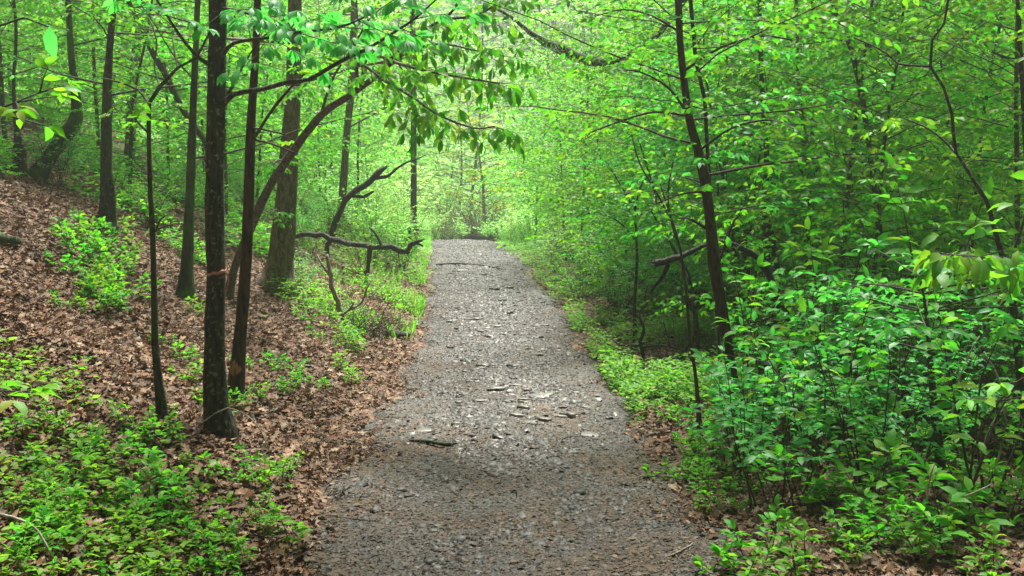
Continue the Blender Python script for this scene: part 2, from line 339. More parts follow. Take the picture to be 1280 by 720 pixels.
# ------------------------------------------------------------------ foliage growth
class Crown:
    """collects twig polylines and leaf sites"""
    def __init__(s, seed, ns=.7): s.ns = ns; s.r = random.Random(seed); s.tw = []; s.P = []; s.D = []; s.N = []; s.S = []
    def leaf(s, p, d, n, size): s.P.append(p); s.D.append(d); s.N.append(n); s.S.append(size)
    def twig(s, p, d, L, rad, size, spacing, droop=.25, compound=0, lens=1.0):
        """a twig with alternate leaves, mostly level"""
        r = s.r; n = max(2, int(L / spacing)); pts = [p]; d = np.array(d, float)
        side = np.cross(d, [0, 0, 1]); side /= (np.linalg.norm(side) + 1e-9)
        for i in range(n):
            d = d + np.array([r.gauss(0, .08), r.gauss(0, .08), r.gauss(0, .06) - droop * .12]); d /= np.linalg.norm(d)
            p = p + d * (L / n); pts.append(p)
            if compound:
                sg = 1 if i % 2 else -1
                pet = p + (side * sg * .6 + d * .5 + np.array([0, 0, .1])) * size * .8
                fw = (pet - p); fw /= np.linalg.norm(fw); dz = r.uniform(-.95, .1)
                sd = np.cross(fw, [0, 0, 1])
                for k in range(compound):
                    a = (k - (compound - 1) / 2) * (2.2 / compound)
                    dd = fw * math.cos(a) + sd * math.sin(a) + np.array([0, 0, dz - .3 * r.random()])
                    s.leaf(pet, dd, [r.gauss(0, .45), r.gauss(0, .45), 1], size * (.75 + .25 * math.cos(a)) * r.uniform(.85, 1.15))
            else:
                for sg in ((1, -1) if r.random() < .5 else ((1,) if i % 2 else (-1,))):
                    dd = side * sg + d * r.uniform(.3, .9) + np.array([r.gauss(0, .2), r.gauss(0, .2), -droop * r.uniform(.2, 1.8)])
                    s.leaf(p, dd, [r.gauss(0, s.ns), r.gauss(0, s.ns), 1], size * r.uniform(.65, 1.25))
        s.leaf(p, d + np.array([0, 0, -droop]), [r.gauss(0, .3), r.gauss(0, .3), 1], size * r.uniform(.8, 1.2))
        s.tw.append((np.array(pts), rad))
    def spray(s, p, d, L, rad, size, spacing, step=.22, droop=.25, compound=0, start=.2, sub=.5):
        """a limb bearing level twigs either side"""
        r = s.r; n = max(3, int(L / step)); pts = [p]; d = np.array(d, float); d /= np.linalg.norm(d)
        p = np.array(p, float)
        for i in range(n):
            d = d + np.array([r.gauss(0, .12), r.gauss(0, .12), r.gauss(0, .07) - .03]); d /= np.linalg.norm(d)
            p = p + d * (L / n); pts.append(p)
            t = (i + 1) / n
            if t > start:
                side = np.cross(d, [0, 0, 1]); side /= np.linalg.norm(side) + 1e-9
                for sg in (-1, 1):
                    if r.random() < .85:
                        dd = d * r.uniform(.4, 1) + side * sg * r.uniform(.6, 1.1) + np.array([0, 0, r.gauss(.02, .18)]); dd /= np.linalg.norm(dd)
                        s.twig(p, dd, L * sub * (1.1 - .75 * t) * r.uniform(.6, 1.15), rad * .35, size, spacing, droop, compound)
        s.twig(p, d, L * sub * .4, rad * .35, size, spacing, droop, compound)
        s.tw.append((np.array(pts), rad))
    def tubes(s, T, minr=.0015, sides=4):
        for pts, rad in s.tw:
            if rad < minr: continue
            T.add(pts, np.linspace(rad, rad * .35, len(pts)), sides, cap=False)
    def mesh(s, name, mat, tpl='leaf', offset=None): return leaves_mesh(name, s.P, s.D, s.N, s.S, mat, tpl, offset)

def wander(r, p, d, L, step, amt, up=0):
    pts = [np.array(p, float)]; d = np.array(d, float) / np.linalg.norm(d)
    for i in range(max(2, int(L / step))):
        d = d + np.array([r.gauss(0, amt), r.gauss(0, amt), r.gauss(0, amt * .5) + up]); d /= np.linalg.norm(d)
        pts.append(pts[-1] + d * step)
    return np.array(pts)

# prototype builders (at the origin); each returns a root Empty with children trunk/crown or stems/foliage
def proto_tree(name, seed, H, R0, crown_lo, crown_hi_r, nlimb, leaf, spacing, mat, bark, tpl='rhomb', lean=.04, twig_min=.006, step=.3, sub=.5, rise=.25):
    r = random.Random(seed); root = empty(name)
    tr = wander(r, (0, 0, -.15), (r.gauss(0, lean), r.gauss(0, lean), 1), H, H / 14, .05, .05)
    rad = np.linspace(R0, R0 * .15, len(tr)); rad[0] *= 1.35
    T = Tubes(); T.add(tr, rad, 8, rough=.06)
    c = Crown(seed + 1, 1.8)
    for i in range(nlimb):
        t = crown_lo + (1 - crown_lo) * ((i + r.random()) / nlimb)
        k = t * (len(tr) - 1); a = int(min(k, len(tr) - 2)); p = tr[a] + (tr[a + 1] - tr[a]) * (k - a)
        az = i * 2.399 + r.gauss(0, .4)
        prof = math.sin(math.pi * min(1, .25 + .75 * (1 - (t - crown_lo) / (1 - crown_lo)) ** .7)) ** .6 if t > crown_lo else 1
        L = crown_hi_r * (.55 + .6 * r.random()) * (1.1 - .6 * ((t - crown_lo) / (1 - crown_lo)) ** 1.6)
        c.spray(p, (math.cos(az), math.sin(az), rise + .5 * t * r.random()), L, R0 * .22, leaf, spacing, step=step, sub=sub)
    c.tubes(T, twig_min)
    link('trunk', T.mesh(name + '_trunk', bark), root)
    link('crown', c.mesh(name + '_crown', mat, tpl), root)
    return root, len(c.P)
def proto_shrub(name, seed, H, nst, leaf, spacing, mat, tpl='leaf', spread=.5, droop=.3, bark=None, twig_min=.0015, sub=.45, compound=0, start=.3, step=.16):
    r = random.Random(seed); root = empty(name); T = Tubes(); c = Crown(seed + 3)
    for i in range(nst):
        az = i * 2.399 + r.gauss(0, .5); L = H * r.uniform(.6, 1.1)
        d = (math.cos(az) * spread * r.uniform(.3, 1.3), math.sin(az) * spread * r.uniform(.3, 1.3), 1)
        c.spray(np.array([r.gauss(0, .04), r.gauss(0, .04), -.05]), d, L, .004 + H * .0035, leaf, spacing, step=step, droop=droop, start=start, sub=sub, compound=compound)
    c.tubes(T, twig_min)
    link('stems', T.mesh(name + '_stems', bark or M['twig']), root)
    link('foliage', c.mesh(name + '_foliage', mat, tpl), root)
    return root, len(c.P)
protos = []
def P_(tup): protos.append(tup[0]); print('proto', tup[0].name, tup[1]); return tup[0]
def place(proto, x, y, rz, s, label, cat, group, name=None, sz=None, mat=None, dz=0):
    o = proto if not proto.get('used') else copy_tree(proto)
    if not proto.get('used'): proto['used'] = 1
    if 'used' in o and o is not proto: del o['used']
    o.location = (float(x), float(y), float(gz(x, y)) + dz); o.rotation_euler = (0, 0, rz); o.scale = (s, s, sz or s)
    tag(o, label, cat, group)
    if name: o.name = name
    return o

# ================================================================== PROTOTYPES
far_a = P_(proto_tree('forest_tree', 21, 12, .09, .10, 3.2, 60, .17, .13, M['leaf_backlit_paint'], M['bark_brown'], step=.42))
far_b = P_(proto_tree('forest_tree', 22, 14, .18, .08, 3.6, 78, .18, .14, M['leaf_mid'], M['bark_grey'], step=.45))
far_c = P_(proto_tree('forest_tree', 23, 10, .06, .05, 3.0, 52, .15, .12, M['leaf_glow_paint'], M['bark_grey'], step=.4))
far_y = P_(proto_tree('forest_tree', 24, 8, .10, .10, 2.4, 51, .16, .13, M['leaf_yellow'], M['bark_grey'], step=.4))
und_a = P_(proto_tree('understory_tree', 31, 5.2, .028, .14, 1.9, 72, .070, .054, M['leaf_mid'], M['bark_brown'], step=.26, tpl='leaf'))
und_b = P_(proto_tree('understory_tree', 32, 5.8, .034, .2, 2.1, 68, .074, .057, M['leaf_low'], M['bark_grey'], step=.28, tpl='leaf'))
und_c = P_(proto_tree('understory_tree', 33, 4.6, .024, .12, 1.6, 72, .066, .050, M['leaf_cool'], M['bark_brown'], step=.24, tpl='leaf'))
und_f = P_(proto_tree('understory_tree', 34, 7, .04, .15, 2.1, 46, .10, .09, M['leaf_far_lit_paint'], M['bark_grey'], step=.28))
shr_a = P_(proto_shrub('shrub', 41, 1.3, 10, .06, .05, M['leaf_cool'], step=.13))
shr_b = P_(proto_shrub('shrub', 42, 1.6, 11, .058, .05, M['leaf_low'], step=.14))
shr_c = P_(proto_shrub('shrub', 43, 1.1, 10, .05, .042, M['leaf_mid'], step=.12))
shr_f = P_(proto_shrub('shrub', 44, 2.2, 12, .11, .09, M['leaf_glow_paint'], tpl='rhomb', step=.2, twig_min=.003))
shr_g = P_(proto_shrub('shrub', 45, 2.0, 12, .10, .08, M['leaf_far_lit_paint'], tpl='rhomb', step=.2, twig_min=.003))
sap_a = P_(proto_shrub('sapling', 51, .8, 7, .078, .058, M['leaf_cool'], step=.16, spread=.35, start=.35))
sap_b = P_(proto_shrub('sapling', 52, 1.1, 5, .085, .065, M['leaf_low'], step=.2, spread=.3, start=.4))
sd_a = P_(proto_shrub('seedling', 61, .22, 4, .055, .05, M['leaf_low'], step=.07, spread=.7, start=.2, droop=.1, twig_min=.0008))
sd_b = P_(proto_shrub('seedling', 62, .28, 3, .07, .06, M['leaf_low'], step=.08, spread=.6, start=.3, droop=.15, twig_min=.0008))
sd_c = P_(proto_shrub('seedling', 63, .2, 4, .045, .04, M['leaf_mid'], step=.06, spread=.9, start=.1, droop=.1, twig_min=.0008))

def scatter(n, xr, yr, protos, sr, rad, label, cat, group, mind=1.0, ok=None, name=None, dz=0, seed=1):
    r = random.Random(seed); got = []; tries = 0
    while len(got) < n and tries < n * 60:
        tries += 1
        y = r.uniform(*yr); x = r.uniform(*xr)
        u = x - float(pathc(y)); s = r.uniform(*sr)
        if y < 34 and abs(u) < rad * s + 1.0: continue
        if ok and not ok(x, y): continue
        if any((x - a) ** 2 + (y - b) ** 2 < mind ** 2 for a, b in got): continue
        got.append((x, y)); p = r.choice(protos)
        o = place(p, x, y, r.uniform(0, 6.28), s, label, cat, group, sz=s * r.uniform(.9, 1.15), dz=dz)
    return got

# ---- the far forest beyond the crest and the hillside behind it
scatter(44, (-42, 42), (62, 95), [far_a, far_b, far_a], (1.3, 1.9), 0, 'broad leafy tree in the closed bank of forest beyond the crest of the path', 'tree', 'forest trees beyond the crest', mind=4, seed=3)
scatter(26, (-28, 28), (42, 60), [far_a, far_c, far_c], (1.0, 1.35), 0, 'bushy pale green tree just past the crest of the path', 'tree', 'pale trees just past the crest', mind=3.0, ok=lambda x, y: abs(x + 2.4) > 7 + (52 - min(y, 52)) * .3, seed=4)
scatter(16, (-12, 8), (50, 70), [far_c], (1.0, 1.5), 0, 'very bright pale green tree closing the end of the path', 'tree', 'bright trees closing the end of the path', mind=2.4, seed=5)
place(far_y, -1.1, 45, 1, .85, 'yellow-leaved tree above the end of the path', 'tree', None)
# ---- the middle distance
scatter(24, (-24, -3.3), (19, 44), [und_f, far_c, und_f], (.65, .95), 2.3, 'airy light green tree in the woods up the left bank', 'tree', 'airy trees up the left bank', ok=lambda x, y: y < 31 or x < -10, mind=2.2, seed=6)
scatter(16, (-12, -4.2), (13.5, 22), [und_f, und_f, und_a], (.7, 1.0), 1.6, 'slim leafy tree standing at the top of the leaf-covered bank', 'tree', 'slim trees at the top of the bank', mind=1.25, ok=lambda x, y: x > -.5 * y, seed=7)
scatter(44, (2.2, 24), (17, 44), [und_f, und_a, far_a, und_b], (.8, 1.15), 1.7, 'leafy green tree in the woods far along the right side of the path', 'tree', 'trees far along the right side', ok=lambda x, y: y < 31 or x > 5, mind=2.0, seed=8)
scatter(34, (2.7, 10), (8.0, 18), [und_a, und_c, und_b], (.75, 1.05), 1.2, 'small densely leaved tree in the thicket right of the path', 'tree', 'small trees in the right thicket', mind=1.0, ok=lambda x, y: x < .58 * y + .5, seed=9)
# ---- shrubs
scatter(50, (1.8, 16), (18, 42), [shr_g, shr_f, shr_g], (.6, 1.0), .9, 'bright bushy shrub along the far right edge of the path', 'shrub', 'shrubs along the far right edge', mind=1.0, seed=10)
scatter(44, (-14, -2.0), (16, 42), [shr_g, shr_f, shr_b], (.55, .9), .9, 'bright bushy shrub along the far left edge of the path', 'shrub', 'shrubs along the far left edge', mind=1.0, seed=11)
scatter(40, (-9, 6), (38, 56), [shr_f, shr_f, shr_g], (.9, 1.7), .5, 'pale bright shrub behind the crest of the path', 'shrub', 'shrubs behind the crest', mind=1.3, ok=lambda x, y: y > 44 or abs(x + 2) > 1.6, seed=12)
scatter(54, (1.7, 9), (9.5, 20), [shr_a, shr_b, shr_c], (.6, 1.0), .75, 'leafy shrub in the middle of the right-hand thicket', 'shrub', 'shrubs in the middle of the thicket', mind=.65, ok=lambda x, y: x < .56 * y + .5 and not (x - pathc(y) < 2.9 and y < 14), seed=13)
scatter(12, (2.2, 5), (5.6, 9.5), [shr_a, shr_b, shr_a], (.55, .85), .6, 'knee-high leafy shrub in the near right thicket', 'shrub', 'shrubs in the near right thicket', mind=.6, ok=lambda x, y: x < .54 * y + .4, seed=14)
scatter(26, (-6.5, -1.7), (12.5, 24), [shr_b, shr_c, shr_a], (.4, .8), .75, 'low green shrub in the tangle left of the path', 'shrub', 'low shrubs in the left tangle', mind=.55, seed=15)
scatter(34, (-1, 3), (14.5, 35), [shr_g, shr_b, shr_f], (.35, .7), .45, 'small bushy shrub crowding the right edge of the path', 'shrub', 'small shrubs crowding the right path edge', mind=.5, ok=lambda x, y: 1.3 < x - pathc(y) < 3.0, seed=16)
scatter(30, (-5, 0), (17, 35), [shr_g, shr_b, shr_f], (.35, .7), .45, 'small bushy shrub crowding the left edge of the path', 'shrub', 'small shrubs crowding the left path edge', mind=.5, ok=lambda x, y: -3.2 < x - pathc(y) < -1.3, seed=17)
scatter(22, (-5, 3), (35.5, 37), [shr_f, shr_b], (.25, .55), .0, 'low weedy shrub where the path drops out of sight at the crest', 'shrub', 'low shrubs at the crest of the path', mind=.4, ok=lambda x, y: abs(x - pathc(y)) < 3.5, seed=18)
scatter(24, (-1, 5), (11.5, 31), [und_a, und_c, und_b, und_f], (.65, .95), 0, 'leafy young tree leaning in over the right verge of the path', 'tree', 'young trees over the right verge', mind=.95, ok=lambda x, y: 1.9 + (.5 if y < 15 else 0) < x - pathc(y) < 3.8, seed=19)
scatter(7, (-6, 0), (22, 34), [und_f, und_b], (.6, .85), 0, 'leafy young tree over the left verge near the far end of the path', 'tree', 'young trees over the left verge', mind=1.4, ok=lambda x, y: -4.6 < x - pathc(y) < -2.4, seed=20)
r = random.Random(21)
for px, py, s_ in [(930, 575, .8), (965, 590, .9), (985, 560, 1.0), (1040, 575, 1.1), (1075, 610, 1.0), (1010, 640, .8), (1060, 545, 1.2), (950, 545, .9)]:
    b = ghit(px, py); place(sap_a, b[0], b[1], r.uniform(0, 6), s_, 'blue-green sapling in the full clump at the right edge of the path', 'sapling', 'blue-green saplings clumped by the path')
# ---- saplings
for k, (px, py, s, pr, lb) in enumerate([
    (955, 640, 1.0, sap_a, 'waist-high sapling with pale blue-green leaves reaching over the right edge of the path'),
    (1010, 610, 1.15, sap_b, 'sapling with large bright leaves just behind the pale blue-green one at the right edge'),
    (1100, 560, 1.3, sap_a, 'bushy blue-green sapling in the right thicket beside the dark upright stem'),
    (1230, 640, 1.2, sap_b, 'big-leaved sapling at the right border beneath the brown brush'),
    (960, 520, 1.2, sap_b, 'bright sapling at the foot of the dark leaning tree on the right'),
    (1150, 480, 1.4, sap_a, 'tall sapling above the fallen dark log in the right thicket'),
    (925, 600, .85, sap_a, 'leafy sapling leaning out over the path edge in front of the dark leaning tree'),
    (1010, 500, 1.5, sap_a, 'tall full sapling right behind the dark leaning tree'),
    (1200, 540, 1.7, sap_b, 'tall big-leaved sapling between the upright dark stem and the right border'),
    (1050, 520, 1.3, sap_b, 'sapling between the dark leaning tree and the upright dark stem')]):
    b = ghit(px, py); place(pr, b[0], b[1], k * 1.3, s, lb, 'sapling', 'saplings beside the right edge of the path')
# near branches entering from the right border
# ---- seedlings
def seedlings(n, poly, protos, sr, label, group, seed, mind=14):
    r = random.Random(seed); got = []; t = 0
    while len(got) < n and t < n * 50:
        t += 1
        px = r.uniform(poly[0], poly[1]); py = r.uniform(poly[2], poly[3])
        if any(abs(px - a) + abs(py - b) < mind for a, b in got): continue
        b = ghit(px, py)
        if abs(b[0] - pathc(b[1])) < 1.0: continue
        got.append((px, py)); place(r.choice(protos), b[0], b[1], r.uniform(0, 6.28), r.uniform(*sr), label, 'seedling', group)
seedlings(30, (-20, 200, 535, 735), [sd_a, sd_b, sd_c, sd_a], (.5, .9), 'small green seedling in the dense patch at the lower left corner', 'seedlings in the lower left corner', 31, 16)
seedlings(30, (180, 375, 585, 730), [sd_a, sd_b, sd_c], (.45, .8), 'small green seedling in the leaf litter below the front dark trunk', 'seedlings below the front dark trunk', 32, 18)
seedlings(24, (90, 165, 290, 400), [sd_a, sd_c], (1.0, 1.5), 'light green seedling in the band of plants halfway up the left bank', 'seedlings halfway up the bank', 33, 12)
seedlings(22, (200, 460, 380, 520), [sd_c, sd_a], (.6, 1.0), 'tiny seedling dotted in the leaf litter between the trunks', 'seedlings between the trunks', 34, 22)
seedlings(38, (930, 1290, 500, 735), [sd_a, sd_b, sd_c], (.8, 1.5), 'small green seedling on the brown floor of the right thicket', 'seedlings on the floor of the right thicket', 35, 16)
seedlings(26, (840, 940, 500, 640), [sd_a, sd_c], (.6, 1.0), 'small seedling on the leaf litter between the path and the right thicket', 'seedlings between path and thicket', 36, 16)

# ================================================================== FEATURE TREES
def world_line(pts, d0, dd=0.0):
    """pts (px, py, width px[, extra depth]) -> world points and radii"""
    W = []; Rr = []
    for p in pts:
        y = d0 + (p[3] if len(p) > 3 else 0)
        w = at(p[0], p[1], y); W.append(w); Rr.append(.5 * p[2] * y / F)
    return np.array(W), np.array(Rr)
def leafy(c, pts, rad, size, spacing, sub, step=.2, start=.15, droop=.3, compound=0, dens=.9):
    """twigs with leaves all along a limb polyline"""
    P, _ = resample(pts, rad, step); n = len(P); r = c.r
    for i in range(1, n):
        t = i / (n - 1)
        if t < start: continue
        d = P[i] - P[i - 1]; d /= np.linalg.norm(d) + 1e-9
        side = np.cross(d, [0, 0, 1]); side /= np.linalg.norm(side) + 1e-9
        for sg in (-1, 1):
            if r.random() < dens:
                dd = d * r.uniform(.3, 1) + side * sg * r.uniform(.5, 1.1) + np.array([0, 0, r.gauss(0, .3)]); dd /= np.linalg.norm(dd)
                c.twig(P[i], dd, sub * (1.15 - .6 * t) * r.uniform(.5, 1.2), .003, size, spacing, droop, compound)
    d = P[-1] - P[-2]; d /= np.linalg.norm(d); c.twig(P[-1], d, sub * .5, .002, size, spacing, droop, compound)
def feature(name, label, cat, pts, bark, top=0, limbs=(), crown=None, group=None, base=None, d0=None, seed=1, rough=.09, sides=12, leafmat='leaf_mid', extra=None, flare=1.55, tpl='leaf', bury=.12, part='trunk'):
    b = ghit(pts[0][0], pts[0][1]) if base is None else base
    d0 = b[1] if d0 is None else d0
    W, Rr = world_line(pts, d0); r = random.Random(seed)
    if top and W[-1][2] < top:
        d = W[-1] - W[max(0, len(W) - 3)]; d /= np.linalg.norm(d); n = max(2, int((top - W[-1][2]) / .7))
        for i in range(n):
            d = d + np.array([r.gauss(0, .05), r.gauss(0, .05), .12]); d /= np.linalg.norm(d)
            W = np.vstack([W, W[-1] + d * .7]); Rr = np.append(Rr, Rr[-1] * .92)
    P, Q = resample(W, Rr, .12 if d0 < 20 else .3)
    if bury:
        P = np.vstack([P[0] + (P[0] - P[1]) / max(1e-6, np.linalg.norm(P[0] - P[1])) * bury + [0, 0, -.03], P]); Q = np.append(Q[0], Q)
        Q = Q * (1 + (flare - 1) * np.exp(-np.linalg.norm(P - P[1], axis=1) / .15))
    root = empty(name, b); tag(root, label, cat, group)
    T = Tubes(); T.add(P, Q, sides, rough=rough, seed=seed)
    c = Crown(seed + 7, 1.1); has_leaves = False
    link(part, T.mesh(name + '_' + part, M[bark], b), root)
    for lb in limbs:
        lp, lr = world_line(lb['p'], d0); LP, LR = resample(lp, lr, .08 if d0 < 14 else .2)
        TL = Tubes(); TL.add(LP, np.maximum(LR, .0022), 7, rough=.1, seed=seed)
        if lb.get('leaf'):
            n0 = len(c.tw); leafy(c, lp, lr, **lb['leaf']); has_leaves = True
            for tp, tr in c.tw[n0:]: TL.add(tp, np.linspace(tr, tr * .4, len(tp)), 4, cap=False)
            c.tw = c.tw[:n0]
        lo = link('limb', TL.mesh(name + '_limb', M[lb.get('bark', bark)], b), root)
    if crown:
        TL = Tubes(); n = crown['n']; z0 = crown['z0']; has_leaves = True
        zs = P[:, 2] - b[2]
        for i in range(n):
            z = z0 + (zs.max() - z0) * (i + r.random()) / n; k = int(np.argmin(abs(zs - z)))
            az = i * 2.399 + r.gauss(0, .4) if 'az' not in crown else crown['az'] + r.gauss(0, crown.get('azs', .8))
            c.spray(P[k], (math.cos(az), math.sin(az), crown.get('rise', .25)), crown['L'] * r.uniform(.6, 1.15), max(.006, Q[k] * .3), crown['size'], crown['sp'], step=crown.get('step', .3), sub=crown.get('sub', .45), compound=crown.get('compound', 0), droop=.3)
        c.tubes(TL, crown.get('tw', .004))
        link('limbs', TL.mesh(name + '_limbs', M[bark], b), root)
    if has_leaves: link('crown', c.mesh(name + '_crown', M[leafmat], tpl, offset=b), root)
    if extra: extra(root, b, P, Q)
    return root, b, P, Q

CL = dict(size=.105, spacing=.085, sub=.5, step=.16, compound=5, droop=.4)
def canopy(z0, n, L, size=.16, sp=.12, **k): return dict(z0=z0, n=n if z0 < 2.5 else max(5, n // 2), L=L, size=size, sp=sp, **k)

def lerpd(pts, d0, d1): n = len(pts) - 1; return [(*p, d0 + (d1 - d0) * i / n) for i, p in enumerate(pts)]
# 1 front dark tree
def tape(root, b, P, Q): pass
front, fb, fP, fQ = feature('tree', 'straight black-barked tree with the pink tape, foremost on the left bank', 'tree',
    [(276, 548, 30), (269, 480, 27), (269, 400, 25), (270, 340, 24), (268, 270, 23.5), (268, 200, 23), (271, 100, 22), (272, 0, 21)], 'bark_black', top=8.5, seed=5, leafmat='leaf_cool', tpl='leaflet',
    limbs=[dict(p=lerpd([(274, 75, 7), (292, 54, 5), (336, 47, 4), (370, 40, 3.5), (424, 34, 3), (470, 15, 2)], 0, -.9), leaf=dict(size=.10, spacing=.09, sub=.45, step=.17, compound=5, droop=.3)),
           dict(p=lerpd([(276, 134, 9), (292, 118, 7), (329, 111, 6), (363, 102, 5.5), (386, 99, 5), (430, 74, 5), (461, 60, 4), (501, 35, 3.5), (518, 24, 3), (549, -4, 2)], 0, -.8), leaf=dict(size=.10, spacing=.085, sub=.5, step=.17, compound=5, droop=.35, start=.5)),
           dict(p=lerpd([(279, 128, 5), (292, 105, 3), (305, 80, 2.5), (325, 50, 2), (360, 20, 1.5)], 0, -.3)),
           dict(p=lerpd([(264, 82, 6), (249, 72, 5), (232, 54, 4), (218, 34, 3.5), (195, -2, 3)], 0, -.5), leaf=dict(size=.10, spacing=.09, sub=.4, step=.2, compound=5, start=.6)),
           dict(p=lerpd([(273, 10, 5), (300, 14, 4), (325, 22, 3)], 0, -.4), leaf=dict(size=.10, spacing=.09, sub=.35, step=.18, compound=5))],
    crown=canopy(4.2, 15, 2.9, compound=5, step=.5))
# tape, tied on the trunk: a thing of its own
k = int(np.argmin([abs((p - at(270, 352, fb[1]))[2]) for p in fP])); c0 = fP[k]; r0 = fQ[k] * 1.07
tb = empty('flagging_tape', c0); tag(tb, 'faded pink tape tied around the black trunk with a hanging end', 'tape')
V = []; Qd = []
for i in range(25):
    a = i / 24 * 2 * math.pi
    for j, h in enumerate((-.009, .009)):
        V.append([r0 * math.cos(a), r0 * math.sin(a), h + .012 * math.sin(a + 1) + .004 * math.sin(a * 7)])
    if i: n = len(V); Qd.append([n - 4, n - 2, n - 1, n - 3])
o = link('band', np_mesh('tape_band', V, [Qd], M['tape']), tb); so = o.modifiers.new('t', 'SOLIDIFY'); so.thickness = .0015
V = []; Qd = []
for i in range(12):
    t = i / 11
    for s in (-1, 1): V.append([r0 * .93 + .012 + .012 * math.sin(t * 4) + s * .006, -r0 * .5 + .006 * math.sin(t * 9) - s * .004, -.13 * t])
    if i: n = len(V); Qd.append([n - 4, n - 2, n - 1, n - 3])
o = link('tail', np_mesh('tape_tail', V, [Qd], M['tape']), tb); so = o.modifiers.new('t', 'SOLIDIFY'); so.thickness = .0015

# 2 reddish tree with a bare patch
def patch(root, b, P, Q):
    T = Tubes(); z = [i for i, p in enumerate(P) if at(0, 485, b[1])[2] < p[2] < at(0, 425, b[1])[2]]
    pts = P[z] + np.array([-.004, -.022, 0]); rr = Q[z] * np.sin(np.linspace(.5, 2.7, len(z))) * .86
    T.add(pts, rr, 10, rough=.05); o = link('bare_wood', T.mesh('bare_wood', M['wood'], b), root); tag(o, 'orange bare wood where the bark is gone')
feature('tree', 'slim reddish-brown tree with a bare orange patch near its foot', 'tree',
    [(294, 500, 18), (297, 460, 17), (300, 420, 16), (305, 360, 15), (308, 320, 14), (311, 250, 13), (313, 180, 12), (316, 120, 10), (320, 60, 9), (322, 0, 9)], 'bark_red', top=7.5, seed=8, leafmat='leaf_low', tpl='leaflet',
    limbs=[dict(p=lerpd([(314, 178, 5), (327, 158, 4), (342, 135, 4), (365, 108, 3), (388, 85, 3)], 0, -.4), leaf=dict(size=.09, spacing=.09, sub=.3, step=.2, compound=5, start=.6)),
           dict(p=lerpd([(312, 160, 3), (330, 162, 2.5), (356, 168, 2)], 0, -.2)), dict(p=lerpd([(313, 173, 3), (340, 180, 2.5), (368, 191, 2)], 0, -.3))],
    crown=canopy(4, 9, 2.2, step=.5), extra=patch)
# 3 the leaning tree with hanging compound leaves
hang = dict(size=.105, spacing=.06, sub=.4, step=.13, compound=0, droop=1.1, start=.12)
feature('tree', 'slender grey tree leaning right over the path with hanging leaf sprays', 'tree',
    [(285, 372, 9.4), (290, 345, 9.4), (300, 315, 10.1), (318, 275, 10.9, -.2), (335, 237, 10.9, -.4), (367, 188, 10.1, -.7), (401, 144, 9.4, -1.1), (434, 121, 8.6, -1.5), (468, 97, 7.0, -1.9), (500, 70, 5.5, -2.2), (540, 40, 3.9, -2.5), (575, 0, 3.1, -2.8), (600, -60, 2.3, -3)], 'bark_grey', seed=9, leafmat='leaf_mid', tpl='leaflet',
    limbs=[dict(p=lerpd([(448, 112, 5), (448, 79, 4), (481, 101, 4), (515, 121, 3.5), (549, 144, 3), (592, 160, 2.5), (618, 158, 2)], -1.7, -3.4), leaf=hang),
           dict(p=lerpd([(452, 108, 5), (461, 69, 4.5), (500, 80, 4), (535, 89, 3.5), (585, 98, 3), (625, 104, 2)], -1.7, -3.2), leaf=hang),
           dict(p=lerpd([(470, 95, 5), (500, 62, 4), (549, 27, 4), (592, 20, 3), (631, 0, 2)], -2, -3.4), leaf=hang),
           dict(p=lerpd([(500, 68, 4), (545, 55, 3), (590, 62, 2.5), (625, 70, 2)], -2.1, -2.9), leaf=hang),
           dict(p=lerpd([(401, 144, 4), (415, 100, 3), (440, 60, 3), (470, 10, 2)], -1.1, -1.6), leaf=dict(size=.10, spacing=.085, sub=.45, step=.18, compound=5, droop=.4))])
# 4 others on the left bank
feature('tree', 'thin forked sapling tree with bare twigs, left of the front black tree', 'tree',
    [(204, 530, 12), (199, 480, 10), (194, 430, 9), (193, 380, 8), (191, 300, 7), (187, 220, 5.5), (187, 128, 5), (200, 108, 4.5), (222, 85, 3.5), (246, 72, 3), (262, 40, 2.5), (265, -40, 2)], 'bark_moss', seed=12, leafmat='leaf_mid', flare=1.6,
    limbs=[dict(p=lerpd([(187, 130, 4), (172, 112, 3), (150, 103, 2.5), (128, 98, 2)], 0, .2)), dict(p=lerpd([(200, 108, 3), (193, 85, 2), (196, 50, 2), (185, 20, 1.5)], 0, .2)),
           dict(p=lerpd([(222, 85, 2.5), (218, 65, 2), (215, 45, 1.5)], 0, .1)), dict(p=lerpd([(187, 168, 3), (170, 150, 2), (160, 130, 1.5)], 0, -.2), leaf=dict(size=.07, spacing=.07, sub=.25, step=.2, start=.4)),
           dict(p=lerpd([(194, 290, 3), (200, 275, 2.5), (206, 270, 2)], 0, -.1)), dict(p=lerpd([(196, 287, 2.5), (206, 283, 2), (214, 281, 1.5)], 0, -.1))])
feature('tree', 'straight dark tree with a twin stem, third of the way in from the left border', 'tree',
    [(134, 290, 19), (133, 240, 15), (133, 150, 13), (136, 80, 9), (140, 30, 8), (143, 0, 8)], 'bark_moss', top=7, seed=13, leafmat='leaf_mid',
    limbs=[dict(p=[(143, 288, 7), (141, 240, 6), (136, 205, 5), (134, 190, 5)])], crown=canopy(1.3, 16, 2.0, size=.066, sp=.064))
feature('tree', 'mossy slim tree behind and left of the front black tree', 'tree',
    [(232, 372, 18), (234, 320, 14), (237, 250, 12), (240, 180, 10), (243, 100, 8), (246, 30, 7), (247, 0, 7)], 'bark_mossy', top=7, seed=14, leafmat='leaf_low', crown=canopy(1.3, 15, 1.7, size=.08, sp=.08))
